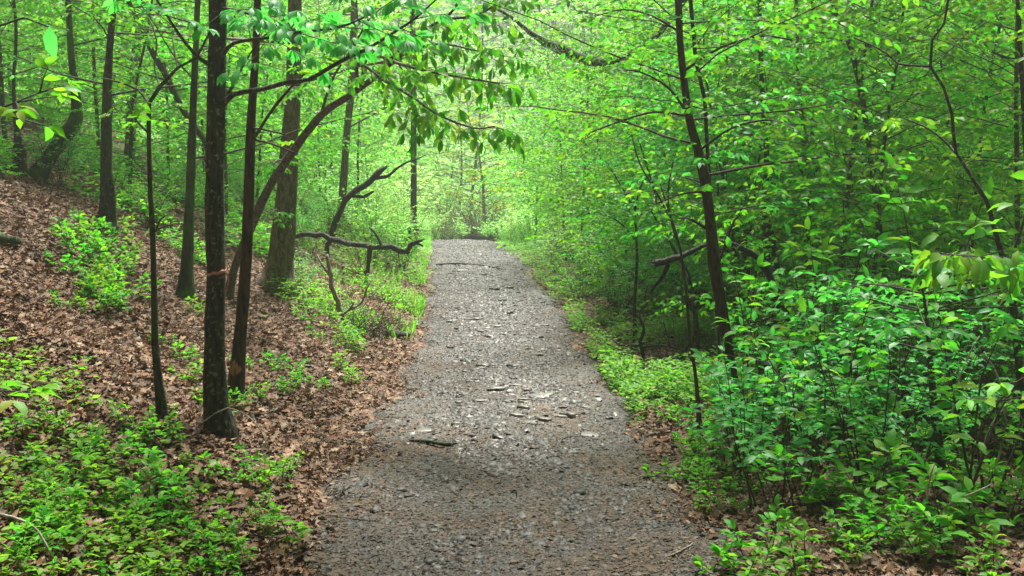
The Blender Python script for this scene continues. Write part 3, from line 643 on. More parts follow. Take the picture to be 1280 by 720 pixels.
feature('tree', 'thick grey-brown tree with a flared foot, largest trunk on the left', 'tree',
    [(345, 362, 40), (349, 335, 33), (354, 290, 29), (358, 250, 26), (362, 190, 23), (365, 140, 20), (367, 80, 18), (369, 0, 16)], 'bark_light', top=9, seed=15, leafmat='leaf_mid', sides=18, crown=canopy(2.2, 13, 2.3, size=.1, sp=.1, step=.35), rough=.07,
    limbs=[dict(p=lerpd([(362, 175, 5), (385, 160, 4), (400, 158, 3)], 0, .3), leaf=dict(size=.08, spacing=.07, sub=.4, step=.2)), dict(p=lerpd([(360, 210, 4), (350, 200, 3), (340, 205, 2)], -.2, -1.2), leaf=dict(size=.08, spacing=.06, sub=.45, step=.12, droop=.6)), dict(p=lerpd([(364, 130, 4), (372, 110, 3), (382, 112, 2)], -.2, -1.3), leaf=dict(size=.08, spacing=.06, sub=.5, step=.12, droop=.6)), dict(p=lerpd([(357, 270, 3), (345, 262, 2.5), (338, 268, 2)], -.2, -.8), leaf=dict(size=.07, spacing=.06, sub=.3, step=.1, droop=.6))])
feature('tree', 'crooked mossy tree bent to the right near the upper left', 'tree',
    [(45, 222, 18), (58, 202, 17), (72, 182, 17), (85, 165, 17), (96, 147, 16), (94, 110, 10), (89, 70, 8), (86, 20, 7), (85, 0, 7)], 'bark_mossy', top=7, seed=16, leafmat='leaf_low', crown=canopy(1.6, 16, 1.9, size=.09, sp=.085))
feature('tree', 'short dark crooked tree at the left border on the ridge', 'tree',
    [(24, 220, 13), (25, 190, 15), (22, 165, 8), (19, 140, 5), (17, 100, 4), (20, 40, 4)], 'bark_moss', top=6, seed=17, leafmat='leaf_low', crown=canopy(.8, 15, 1.6, size=.09, sp=.085))
feature('tree', 'pale grey tree showing high up between the crooked tree and the black one', 'tree',
    [(162, 215, 13), (164, 150, 12), (167, 90, 11), (175, 30, 10), (178, 0, 10)], 'bark_grey', top=7, seed=18, leafmat='leaf_far_lit_paint', crown=canopy(1.5, 16, 2.3, size=.11, sp=.1), base=np.array([*at(162, 215, 18)[:2], gz(*at(162, 215, 18)[:2])]))
b = at(268, 230, 14.5); b[2] = gz(b[0], b[1])
feature('tree', 'thin dark tree slanting up to the left behind the front black tree', 'tree',
    [(268, 222, 9), (258, 180, 7), (240, 155, 8), (222, 125, 8), (205, 90, 8), (188, 60, 7), (165, 10, 6), (150, -20, 6)], 'bark_moss', seed=19, base=b, top=6.5, leafmat='leaf_far_lit_paint', crown=canopy(1.2, 16, 1.6, size=.09, sp=.09), bury=.6)
feature('tree', 'far dark trunk high between the big grey-brown tree and the pole-like tree', 'tree',
    [(425, 290, 10), (430, 220, 9.5), (434, 160, 9), (438, 125, 9), (441, 60, 8), (443, 0, 8)], 'bark_light', top=7, seed=20, leafmat='leaf_far_lit_paint', crown=canopy(2.2, 16, 2.2, size=.12, sp=.11), base=np.array([*at(425, 290, 20)[:2], gz(*at(425, 290, 20)[:2])]))
feature('tree', 'pole-straight bare trunk standing beside the far end of the path', 'tree',
    [(517, 292, 8), (517, 220, 7.6), (517, 150, 7.2), (516, 60, 7), (516, 0, 7)], 'bark_brown', top=11, seed=21, leafmat='leaf_far_lit_paint', crown=canopy(4.6, 14, 2.0, size=.12, sp=.11), d0=25, base=np.array([*at(517, 292, 25)[:2], gz(*at(517, 292, 25)[:2])]), rough=.04, bury=.5)
# ---- dead wood on the left
def deadwood(name, label, cat, pts, bark, d=None, limbs=(), seed=1, rough=.22, ground=False, group=None):
    """pts in pixels; ground=True drapes the line on the ground, else it stands at depth d"""
    if ground:
        W = np.array([ghit(p[0], p[1]) for p in pts]); Rr = np.array([.5 * p[2] * w[1] / F for p, w in zip(pts, W)]); W[:, 2] += Rr * .7 + (.016 if abs(W[0][0] - pathc(W[0][1])) < 1.3 else .012)
        b = W[0].copy()
    else:
        W, Rr = world_line(pts, d); b = W[0].copy()
        if bark == 'bark_dead': Rr = Rr * .78
    P, Q = resample(W, Rr, .06 if b[1] < 12 else .12)
    g = np.random.default_rng(seed)
    if not ground: P[1:-1] += g.normal(0, .006, P[1:-1].shape) * b[1] / 8
    T = Tubes(); T.add(P, Q, 8, rough=rough, seed=seed)
    if bark == 'bark_dead':      # stubs, splinters and fine side twigs
        rr = random.Random(seed)
        for i in range(3, len(P) - 1, 4):
            if rr.random() < .5:
                dv = np.array([rr.gauss(0, 1), rr.gauss(0, 1), rr.gauss(.3, .8)]); q = wander(rr, P[i], dv, rr.uniform(.05, .35), .05, .3); T.add(q, np.linspace(max(.003, Q[i] * .25), .0015, len(q)), 5, cap=False)
        for e in (0, -1):
            dv = P[e] - P[1 if e == 0 else -2]; dv /= np.linalg.norm(dv) + 1e-9
            for i in range(5):
                s0 = P[e] + np.array([rr.gauss(0, .4), rr.gauss(0, .4), rr.gauss(0, .4)]) * Q[e]; T.add(np.array([s0 - dv * .03, s0 + dv * rr.uniform(.02, .09)]), [Q[e] * .3, .001], 4, cap=False)
    if not limbs:
        o = link(name, T.mesh(name, M[bark], b)); o.location = b; tag(o, label, cat, group); return o
    root = empty(name, b); tag(root, label, cat, group); link('stem', T.mesh(name + '_stem', M[bark], b), root)
    for lb in limbs:
        lp, lr = world_line(lb, d if d else b[1]); LP, LR = resample(lp, lr, .08); TL = Tubes(); TL.add(LP, LR, 6, rough=rough, seed=seed + 1)
        link('branch', TL.mesh(name + '_branch', M[bark], b), root)
    return root
deadwood('dead_snag', 'black broken snag with a long thin tip, left of the far end of the path', 'dead wood',
    [(405, 330, 9), (415, 290, 9), (425, 262, 9), (438, 246, 10), (455, 233, 11), (466, 226, 11), (475, 217, 10), (481, 209, 7)], 'bark_dead', 17.5,
    limbs=[[(470, 223, 5), (485, 220, 4), (494, 212, 3.5), (508, 203, 3), (520, 199, 2), (532, 194, 1.6)], [(440, 245, 4), (455, 246, 3.5), (467, 239, 3)]], seed=3)
deadwood('fallen_branch', 'thick black fallen branch with an upturned end, beside the left edge of the path', 'dead wood',
    [(370, 296, 7), (395, 293, 8), (421, 301, 9), (444, 306, 9), (468, 307, 9), (488, 309, 9), (508, 315, 10), (514, 305, 8), (528, 300, 4)], 'bark_dead', 16,
    limbs=[[(462, 306, 7), (462, 320, 6), (458, 345, 5), (456, 372, 4)], [(478, 308, 4), (470, 293, 3), (462, 284, 2.5)], [(514, 306, 4), (522, 304, 3), (529, 308, 2)]], seed=4)
deadwood('dead_stick', 'short dark level stick by the foot of the pole-straight trunk', 'dead wood', [(496, 285, 4), (510, 286, 4.5), (524, 288, 3)], 'bark_dead', 23.5, seed=5, limbs=[[(512, 287, 3), (512, 296, 3), (512, 308, 3)]])
deadwood('dead_stalk', 'pale bleached dead stem slanting in the tangle left of the path', 'dead wood',
    [(432, 418, 6), (428, 398, 6), (422, 378, 6), (416, 358, 6), (412, 338, 5), (408, 318, 4)], 'bark_pale', ghit(432, 418)[1],
    limbs=[[(428, 392, 3), (440, 386, 3), (452, 378, 3), (458, 362, 2.5), (464, 350, 2)], [(430, 392, 3), (442, 380, 2.5), (437, 372, 2)], [(413, 345, 3), (402, 330, 2.5), (396, 318, 2)]], seed=6)
deadwood('fallen_branch', 'long mossy grey branch lying in the leaves at the middle of the left bank', 'dead wood',
    [(12, 432, 3), (30, 433, 4), (58, 437, 4.5), (84, 441, 5), (102, 449, 5), (118, 455, 4), (140, 465, 3), (166, 480, 2.5)], 'bark_mossy', ground=True, seed=7)
deadwood('log', 'cut mossy log end lying at the left border of the bank', 'log', [(-40, 300, 17), (-10, 305, 17), (24, 311, 15)], 'bark_mossy', ground=True, seed=8)
deadwood('log', 'bright green mossy log behind the slim trees on the left bank', 'log', [(188, 246, 14), (215, 252, 16), (250, 258, 15), (275, 262, 12)], 'bark_mossy', ground=True, seed=9)
deadwood('dead_stalk', 'pale curved stem lying in the seedlings at the lower left corner', 'dead wood',
    [(-8, 641, 3), (15, 645, 3.5), (34, 653, 3.5), (47, 665, 3.5), (57, 678, 3.5), (66, 694, 3.5), (76, 716, 3.5)], 'bark_pale', ghit(57, 715)[1], seed=10)
deadwood('bent_twig', 'pale bent twig arching from the foot of the front black tree', 'twig',
    [(247, 545, 1.2), (252, 530, 1.3), (269, 517, 1.5), (286, 510, 1.5), (305, 518, 1.4), (322, 530, 1.3), (334, 552, 1.2), (337, 585, 1)], 'bark_pale', fb[1] - .25, seed=11)
deadwood('twig', 'long pale twig lying on the leaves right of the front black tree', 'twig', [(300, 563, 2.5), (325, 572, 3), (350, 578, 3), (372, 586, 3), (390, 595, 2.5)], 'bark_pale', ground=True, seed=12)
deadwood('stick', 'mossy stick half buried in the leaves right of the reddish tree', 'stick', [(332, 440, 6), (345, 452, 7), (360, 464, 6)], 'bark_mossy', ground=True, seed=13)
deadwood('log', 'rotten black log end in the grass left of the path', 'log', [(480, 420, 9), (495, 424, 11), (512, 422, 8)], 'bark_black', ground=True, seed=14)
# ---- sticks on the path
for k, (pts, bk, lb) in enumerate([
    ([(512, 554, 3), (535, 556, 5), (556, 560, 5), (572, 558, 3.5), (588, 560, 2)], 'bark_moss', 'dark stick lying across the left half of the path below the pale flat stone'),
    ([(406, 648, 4), (425, 653, 6), (448, 656, 6), (470, 657, 5)], 'bark_brown', 'stout brown stick at the lower left edge of the path'),
    ([(408, 602, 2.5), (430, 603, 3.5), (463, 599, 2.5)], 'bark_brown', 'thin stick on the left edge of the path above the stout one'),
    ([(545, 332, 1.6), (570, 331, 2.2), (600, 333, 2.2), (628, 338, 1.6)], 'bark_brown', 'long dark branch lying across the far end of the path'),
    ([(835, 700, 2), (850, 694, 2.5), (866, 684, 2)], 'bark_pale', 'short pale twig at the lower right edge of the path')]):
    deadwood('stick', lb, 'stick', pts, bk, ground=True, seed=20 + k, group='sticks lying on the path')

# ================================================================== RIGHT SIDE
RL = dict(size=.066, spacing=.06, sub=.45, step=.2, droop=.3, start=.2)
r1, rb, rP, rQ = feature('tree', 'dark tree leaning slightly left, main trunk on the right of the path', 'tree',
    [(926, 535, 13), (922, 500, 12), (915, 465, 12), (905, 400, 14), (898, 360, 15), (893, 330, 16), (888, 280, 13), (880, 220, 13), (870, 180, 11), (862, 150, 10), (855, 100, 9), (850, 50, 8), (848, 0, 8)], 'bark_red', top=7.5, seed=30, leafmat='leaf_mid', rough=.12,
    limbs=[dict(p=lerpd([(884, 240, 4), (870, 240, 3), (850, 243, 2.5), (820, 255, 2)], 0, -.2), leaf=RL), dict(p=lerpd([(895, 335, 5), (905, 310, 4), (918, 275, 3), (930, 262, 2)], 0, .1), leaf=RL),
           dict(p=lerpd([(882, 285, 4), (865, 275, 3), (850, 273, 2.5)], 0, -.2), leaf=RL), dict(p=lerpd([(863, 150, 3.5), (838, 112, 3), (800, 90, 2.2), (768, 88, 1.6)], 0, -.3), leaf=RL),
           dict(p=lerpd([(862, 145, 4), (820, 140, 3), (780, 150, 2.5), (740, 165, 2)], 0, .6), leaf=RL),
           dict(p=lerpd([(853, 90, 4), (900, 60, 3), (950, 45, 3), (990, 50, 2)], 0, -.6), leaf=RL), dict(p=lerpd([(872, 190, 4), (915, 160, 3), (965, 150, 2.5), (1000, 165, 2)], 0, -.5), leaf=RL),
           dict(p=lerpd([(850, 40, 3.5), (815, 20, 2.6), (780, 12, 2), (745, 20, 1.4)], 0, .3), leaf=RL)],
    crown=canopy(1.9, 42, 1.9, size=.066, sp=.06, step=.25))
feature('tree', 'very thin dark stem rising beside the main right trunk to the top edge', 'tree',
    [(893, 330, 4), (884, 180, 5), (881, 125, 5), (877, 107, 5), (870, 77, 5), (867, 43, 5), (863, 0, 5)], 'bark_black', d0=rb[1] + .35, base=np.array([*at(905, 500, rb[1] + .35)[:2], gz(*at(905, 500, rb[1] + .35)[:2])]), top=6, seed=31, leafmat='leaf_cool', bury=1.0, crown=canopy(1.6, 24, 1.1, size=.066, sp=.064))
b = at(925, 400, 14); b[2] = gz(b[0], b[1])
pine = feature('tree', 'tall faded trunk behind the main right trunk, carrying a pine-like dark bough', 'pine tree',
    [(922, 420, 18), (926, 340, 17), (930, 250, 17), (935, 150, 17), (941, 60, 17), (945, 0, 16)], 'bark_brown', base=b, top=12, seed=32, leafmat='needle', crown=canopy(7, 8, 2, size=.12, sp=.07), tpl='rhomb',
    limbs=[dict(p=lerpd([(945, -130, 8), (905, -80, 8), (865, -15, 8), (825, 40, 8), (785, 70, 8), (750, 78, 10), (722, 72, 13), (700, 60, 13), (682, 53, 10), (664, 42, 6), (640, 22, 4), (615, 8, 3)], 0, -2.2), bark='bark_black')])
# needle fuzz on the bough
LPn, LRn = resample(*world_line(lerpd([(770, 74, 9), (722, 68, 13), (700, 60, 12), (682, 53, 9), (664, 42, 6), (640, 22, 4), (600, 0, 3)], -1.6, -2.2), 14), .03)
Pn, Dn = [], []
for i in range(len(LPn)):
    for k in range(14):
        q = LPn[i] + rng.normal(0, .14, 3); dd = rng.normal(0, 1, 3); Pn.append(q); Dn.append(dd)
link('needles', leaves_mesh('needles', Pn, Dn, rng.normal(0, 1, (len(Pn), 3)), .13, M['needle'], 'blade', offset=b), pine[0])
feature('tree', 'thin grey tree right of the faded trunk, half lost in leaves', 'tree',
    [(1015, 330, 7), (1012, 290, 7), (1010, 228, 6.5), (1007, 200, 6), (1003, 150, 5), (998, 100, 4), (995, 0, 4)], 'bark_grey', base=np.array([*at(1018, 420, 11)[:2], gz(*at(1018, 420, 11)[:2])]), top=6, seed=33, leafmat='leaf_mid', bury=1.5, crown=canopy(1.8, 14, 1.3, size=.066, sp=.064),
    limbs=[dict(p=lerpd([(1008, 228, 4), (998, 205, 3), (987, 180, 2)], 0, -.3)), dict(p=lerpd([(1010, 232, 4), (1025, 205, 3), (1035, 190, 2)], 0, -.3))])
feature('tree', 'dark wavy stem near the top right, third trunk from the right border', 'tree',
    [(1095, 250, 5), (1086, 180, 6), (1078, 125, 7), (1072, 95, 7), (1062, 55, 7), (1040, 0, 6)], 'bark_brown', base=np.array([*at(1110, 430, 10)[:2], gz(*at(1110, 430, 10)[:2])]), top=6, seed=34, leafmat='leaf_low', bury=1.4, crown=canopy(2, 13, 1.5, size=.066, sp=.064))
feature('sapling_tree', 'thin black zigzag stem curving across the leaves at the upper right', 'sapling',
    [(1285, 560, 9), (1275, 470, 9), (1268, 400, 9), (1261, 335, 9), (1252, 317, 7), (1243, 287, 6), (1233, 250, 5), (1215, 222, 4.5), (1195, 190, 4), (1190, 143, 4), (1180, 110, 3.5), (1163, 83, 3.5), (1165, 50, 3.2), (1180, 30, 3), (1185, 0, 3), (1190, -60, 2)], 'bark_black', seed=35, leafmat='leaf_mid', d0=6.2, base=np.array([*at(1290, 600, 6.2)[:2], gz(*at(1290, 600, 6.2)[:2])]), bury=.4,
    limbs=[dict(p=lerpd([(1163, 83, 3), (1123, 80, 2.8), (1110, 68, 2.6), (1097, 60, 2.4), (1067, 47, 2)], 0, .2)), dict(p=lerpd([(1195, 192, 3), (1177, 173, 2.6), (1155, 158, 2.4), (1130, 148, 2)], 0, .2)),
           dict(p=lerpd([(1261, 335, 5), (1272, 300, 4), (1285, 260, 3)], 0, -.2), leaf=dict(size=.12, spacing=.1, sub=.4, step=.2)),
           dict(p=lerpd([(1262, 345, 5), (1240, 325, 4), (1215, 320, 3), (1185, 318, 2)], 0, -1), leaf=dict(size=.12, spacing=.09, sub=.3, step=.12, droop=.8)),
           dict(p=lerpd([(1265, 360, 5), (1255, 335, 4), (1235, 318, 3)], 0, -.8), leaf=dict(size=.12, spacing=.09, sub=.3, step=.12, droop=.8))])
feature('tree', 'dark stem at the extreme right border near the top', 'tree',
    [(1290, 300, 7), (1283, 200, 6), (1278, 100, 6), (1274, 50, 6), (1272, 0, 5)], 'bark_black', base=np.array([*at(1300, 450, 8)[:2], gz(*at(1300, 450, 8)[:2])]), top=5, seed=36, leafmat='leaf_low', bury=1.2, crown=canopy(1.5, 14, 1.4, size=.066, sp=.064),
    limbs=[dict(p=lerpd([(1280, 75, 4), (1262, 73, 3.5), (1250, 69, 3), (1240, 65, 2)], 0, -.2))])
feature('tree', 'dark upright stem rising from the fallen log in the lower right thicket', 'tree',
    [(1176, 612, 11), (1174, 560, 11), (1168, 518, 10), (1166, 487, 9), (1162, 440, 6), (1158, 390, 4), (1150, 345, 2.5)], 'bark_moss', seed=37, leafmat='leaf_cool', crown=canopy(.8, 20, .9, size=.07, sp=.06, step=.16))
feature('sapling_tree', 'thin brown stem standing alone beside the right edge of the path', 'sapling',
    [(875, 540, 5), (873, 510, 5), (870, 474, 4.5), (866, 445, 4), (862, 420, 4), (858, 370, 3.5), (850, 310, 3), (838, 270, 2.5), (825, 230, 2)], 'twig', seed=38, leafmat='leaf_low', limbs=[dict(p=lerpd([(852, 315, 3), (840, 280, 2.5), (835, 240, 2), (842, 200, 2)], 0, -.3), leaf=dict(size=.06, spacing=.07, sub=.3, step=.2)), dict(p=lerpd([(845, 290, 3), (826, 250, 2.5), (800, 205, 2), (790, 170, 2)], 0, .3), leaf=dict(size=.06, spacing=.07, sub=.35, step=.18))])
feature('sapling_tree', 'thin slanting dark stem right of the broken stake', 'sapling',
    [(871, 410, 5), (868, 385, 5), (860, 343, 5), (852, 328, 4.5), (843, 313, 4), (832, 293, 3.5), (822, 277, 3), (806, 250, 2)], 'bark_moss', seed=39, base=ghit(873, 440), leafmat='leaf_low', bury=.4, limbs=[dict(p=lerpd([(832, 293, 3), (815, 230, 2.5), (800, 180, 2)], 0, -.3), leaf=dict(size=.06, spacing=.07, sub=.35, step=.18))])
feature('sapling_tree', 'thin straight stem above the broken stake', 'sapling',
    [(794, 420, 4), (793, 380, 4), (796, 330, 3.5), (795, 290, 3), (792, 240, 2)], 'bark_black', seed=40, leafmat='leaf_mid', base=ghit(794, 425), limbs=[dict(p=lerpd([(795, 300, 2), (770, 275, 2), (735, 262, 1.6)], 0, -.2), leaf=dict(size=.06, spacing=.06, sub=.4, step=.15)), dict(p=lerpd([(793, 270, 2), (800, 235, 2), (815, 215, 1.5)], 0, .2), leaf=dict(size=.06, spacing=.06, sub=.4, step=.15)), dict(p=lerpd([(794, 262, 2), (775, 230, 2), (760, 205, 1.5)], 0, .2), leaf=dict(size=.06, spacing=.06, sub=.4, step=.15))])
deadwood('stake_stump', 'short black broken stem with level dead twigs, in the green right of the path', 'dead wood',
    [(805, 462, 7), (803, 445, 6), (801, 428, 5.5), (803, 410, 5.5), (800, 396, 5)], 'bark_dead', ghit(805, 460)[1],
    limbs=[[(802, 432, 3), (790, 431, 3), (775, 432, 2.5), (765, 424, 2)], [(803, 434, 3), (820, 432, 3), (835, 433, 2.5), (850, 436, 2)], [(838, 433, 2.5), (834, 420, 2), (829, 402, 1.6)]], seed=41)
deadwood('log', 'dark dead log lying behind the short broken stem', 'log', [(808, 462, 6), (825, 455, 8), (845, 450, 8), (858, 436, 6), (868, 420, 5)], 'bark_moss', ghit(835, 458)[1] + .15, seed=42)
deadwood('fallen_branch', 'broken black branch with a blunt end resting against the main right trunk', 'dead wood',
    [(819, 329, 11), (830, 327, 11), (842, 324, 10), (856, 318, 9), (872, 311, 8), (900, 302, 8), (915, 304, 9), (928, 311, 10), (942, 318, 11), (952, 330, 13), (960, 342, 13), (967, 354, 10), (985, 400, 9)], 'bark_dead', rb[1] + .6,
    limbs=[[(836, 330, 6), (828, 346, 5), (818, 358, 4), (812, 368, 3)], [(905, 302, 4), (912, 285, 3), (917, 272, 2)]], seed=43)
b = at(962, 420, 11.2); b[2] = gz(b[0], b[1])
feature('tree', 'short dark crooked trunk behind the resting black branch', 'tree', [(966, 400, 16), (968, 345, 16), (962, 310, 18), (960, 288, 14), (955, 262, 9), (958, 200, 7), (955, 150, 6)], 'bark_moss', seed=44, base=b, top=5.5, leafmat='leaf_mid', crown=canopy(1.8, 14, 1.4, size=.066, sp=.064), bury=.8)
deadwood('log', 'dark fallen log at the foot of the upright stem in the lower right thicket', 'log', [(1085, 602, 6), (1100, 597, 9), (1121, 588, 10), (1145, 580, 10), (1166, 576, 9), (1190, 570, 7)], 'bark_moss', ghit(1130, 612)[1], seed=45)
deadwood('dead_stalk', 'thin pale stem by the foot of the main right trunk', 'dead wood', [(912, 530, 2.5), (905, 515, 2.5), (900, 500, 2.2), (898, 492, 2)], 'bark_pale', ghit(912, 532)[1], seed=46)
for k, pts in enumerate([[(1130, 705, 3), (1155, 660, 3), (1175, 640, 3), (1205, 620, 2.5), (1240, 605, 2)], [(1175, 650, 3), (1190, 680, 3), (1205, 705, 3), (1215, 725, 3)], [(1150, 690, 2.5), (1152, 650, 2), (1160, 610, 2), (1168, 580, 2)], [(1215, 610, 2.5), (1225, 570, 2.5), (1240, 530, 2), (1265, 500, 2)], [(1020, 590, 2.5), (1030, 550, 2.5), (1045, 510, 2), (1050, 480, 2)], [(1195, 600, 2), (1190, 540, 2), (1200, 470, 2), (1225, 420, 2)], [(1240, 600, 2.5), (1255, 540, 2.5), (1250, 480, 2.5), (1230, 440, 2)]]):
    deadwood('dry_stalk', 'thin tan dry stalk in the lower right thicket', 'stalk', pts, 'bark_pale', ghit(pts[0][0], pts[0][1] + 12)[1] if pts[0][1] < 700 else 4.9, seed=50 + k, group='dry stalks in the lower right thicket')
# brown dead brush at the right border
def brush(label, px, py, n, H, seed, s=1, y=None):
    b = ghit(px, py)
    if y: b = at(px, py, y); b[2] = gz(b[0], b[1])
    r = random.Random(seed); T = Tubes()
    for i in range(n):
        a = r.uniform(0, 6.28); q = wander(r, b + np.array([r.gauss(0, .18 if H < 2 else .35), r.gauss(0, .18), -.03]), (math.cos(a) * .8, math.sin(a) * .8, 1), H * r.uniform(.5, 1.1), .09, .22, -.03)
        T.add(q, np.linspace(.004 if H < 2 else .012, .0015 if H < 2 else .005, len(q)), 4, cap=False)
    o = link('dead_brush', T.mesh('dead_brush', M['twig'], b)); o.location = b; tag(o, label, 'brush')
brush('brown tangle of dead twigs at the right border below the drooping leaves', 1240, 540, 130, 1.0, 60)
brush('added brown twigs standing in for the dark gap at the very end of the path', 604, 296, 260, 2.6, 64, 1, 38)  # twigs added to stand in for a shadowed dark gap
brush('thin brown brush behind the bleached stem left of the path', 452, 420, 90, .8, 61)
brush('dark twiggy brush right of the short broken stem', 880, 450, 60, .7, 62)
# near sapling at the left border whose leaves hang into the frame
feature('sapling_tree', 'near sapling at the left border with a few big leaves hanging into view', 'sapling',
    [(-75, 760, 8), (-60, 600, 8), (-62, 480, 7), (-50, 300, 6), (-45, 150, 5), (-30, 50, 4), (-20, -40, 3)], 'bark_moss', seed=70, leafmat='leaf_low', d0=3.2, base=np.array([*at(-75, 760, 3.2)[:2], gz(*at(-75, 760, 3.2)[:2])]), bury=.5,
    limbs=[dict(p=[(-60, 500, 4), (-30, 492, 3), (0, 488, 2.5), (25, 490, 2)], leaf=dict(size=.07, spacing=.07, sub=.1, step=.1, start=.3, droop=.1)), dict(p=[(-35, 70, 4), (0, 32, 3), (30, 22, 2.5), (62, 34, 2)]),
           dict(p=[(-45, 150, 4), (-10, 140, 3), (20, 128, 2), (50, 115, 2)], leaf=dict(size=.07, spacing=.09, sub=.18, step=.16, start=.3, droop=.2))])
o = link('leaf', leaves_mesh('single_leaf', [at(62, 32, 3.15)], [(.0, .15, -1)], [(0, -1, .1)], .1, M['leaf_cool'], 'leaf'), None)
o.parent = [x for x in C.objects if x.get('label', '').startswith('near sapling at the left')][0]; o.matrix_parent_inverse = Matrix.Translation(-Vector(o.parent.location))

# ================================================================== LITTER, GRAVEL, GROUND COVER
def stuff_obj(name, me, label, cat):
    o = link(name, me); tag(o, label, cat, kind='stuff'); return o
def density_sample(n, xr, yr, p=1.6):
    """points denser near the camera"""
    u = rng.random(n); y = yr[0] * (yr[1] / yr[0]) ** (u ** .85)
    half = np.interp(y, [3, 20], [3.8, 12.5]); x = rng.uniform(-1, 1, n) * half
    k = (x > xr[0]) & (x < xr[1]); return x[k], y[k]
def tilt_normals(n, s): v = rng.normal(0, s, (n, 3)); v[:, 2] = 1; return v
def rand_dir(n, zs=.15):
    a = rng.uniform(0, 2 * np.pi, n); return np.stack([np.cos(a), np.sin(a), rng.normal(0, zs, n)], -1)
x, y = density_sample(340000, (-12, 12), (3.6, 26))
u = x - pathc(y); hw = half_w(y)
pl = np.where(u < 0, 1, .75) * np.clip((np.abs(u) - hw + .28 + .12 * np.sin(y * 3.1 + 2 * np.sign(u)) + .08 * np.sin(y * 7.7 + u * 9)) / .55, 0.02, 1) ** 1.5
pl = np.where((u > 1.6) & (rng.random(len(x)) < .45), pl * .5, pl)
k = rng.random(len(x)) < pl; x, y, u = x[k], y[k], u[k]
z = gz(x, y) + rng.uniform(.002, .035, len(x)) * np.clip((np.abs(u) - .8) / .3, .15, 1)
sz = (.026 + .062 * rng.random(len(x)) ** 1.7) * np.where(np.abs(u) < .95, .6, 1)
stuff_obj('leaf_litter', leaves_mesh('leaf_litter', np.stack([x, y, z], -1), rand_dir(len(x), .3), tilt_normals(len(x), .42), sz, M['litter'], 'oak', jit=.035), 'brown dead oak leaves covering the bank and path edges', 'leaf litter')
# gravel chips
n = 80000; uu = rng.random(n); y = 3.8 * (40 / 3.8) ** uu; u = rng.normal(0, .5, n); kk = (np.abs(u) < .98) & ((np.sin(u * 5 + y * 1.9) + np.sin(y * 3.7 - u * 4 + 1) + .8 * np.sin(u * 11 + y * 6) + rng.normal(0, .6, n)) > np.interp(y, [4, 9, 14], [.5, -.2, -1.5])); y, u = y[kk], u[kk]; x = pathc(y) + u
z = pz(x, y) - .002
sz = rng.gamma(1.3, .011, len(x)) + .007; sz *= np.interp(y, [4, 8, 30], [.75, 1.15, 1.8])
stuff_obj('gravel', leaves_mesh('gravel', np.stack([x, y, z], -1), rand_dir(len(x), .08), tilt_normals(len(x), .15), np.minimum(sz, .09), M['gravel'], 'chip', jit=.06), 'grey crushed stone chips covering the path', 'gravel')
n = 9000; y = 7 * (36 / 7) ** rng.random(n); u = rng.normal(.05, .34, n); kk = (np.abs(u) < .9) & (np.sin(y * 2.1 + u * 3) + np.sin(y * .8 + 2) + rng.normal(0, .9, n) > np.interp(y, [7, 14], [.6, -.3])); y, u = y[kk], u[kk]; x = pathc(y) + u
stuff_obj('rubble', leaves_mesh('rubble', np.stack([x, y, pz(x, y) - .008], -1), rand_dir(len(x), .15), tilt_normals(len(x), .22), rng.gamma(2, .011, len(x)) + .018, M['stone'], 'chip', jit=.1), 'broken grey stone rubble along the middle of the path', 'rubble')
# fine sticks in the litter
T = Tubes(); r = random.Random(4)
for i in range(1500):
    yy = 3.9 * (17 / 3.9) ** r.random(); hf = np.interp(yy, [3, 20], [2.4, 9]); xx = r.uniform(-hf, hf); uu_ = abs(xx - pathc(yy))
    if uu_ < .8 and r.random() < .75: continue
    a = r.uniform(0, 6.28); L_ = r.uniform(.05, .3) * (1 if uu_ > .9 else .5); k = 4; pts = []
    for j in range(k):
        a += r.gauss(0, .2); px_ = xx + math.cos(a) * L_ * j / k; py_ = yy + math.sin(a) * L_ * j / k; pts.append([px_, py_, (float(pz(px_, py_)) if uu_ < .9 else float(gz(px_, py_)) + .025) + r.uniform(0, .02)])
    T.add(np.array(pts), np.linspace(r.uniform(.0015, .005), .001, k), 4, cap=False)
stuff_obj('twigs', T.mesh('twigs', M['bark_grey']), 'fine grey twigs strewn through the leaf litter', 'twigs')
# crumbs of bark and leaf on the path
n = 80000; y = 3.8 * (18 / 3.8) ** rng.random(n); u = rng.uniform(-1.05, 1.05, n); x = pathc(y) + u
stuff_obj('debris', leaves_mesh('debris', np.stack([x, y, pz(x, y) + .004], -1), rand_dir(n, .1), tilt_normals(n, .3), rng.gamma(1.5, .0065, n) + .004, M['crumb'], 'rhomb'), 'brown crumbs of bark and leaf on the path', 'debris')
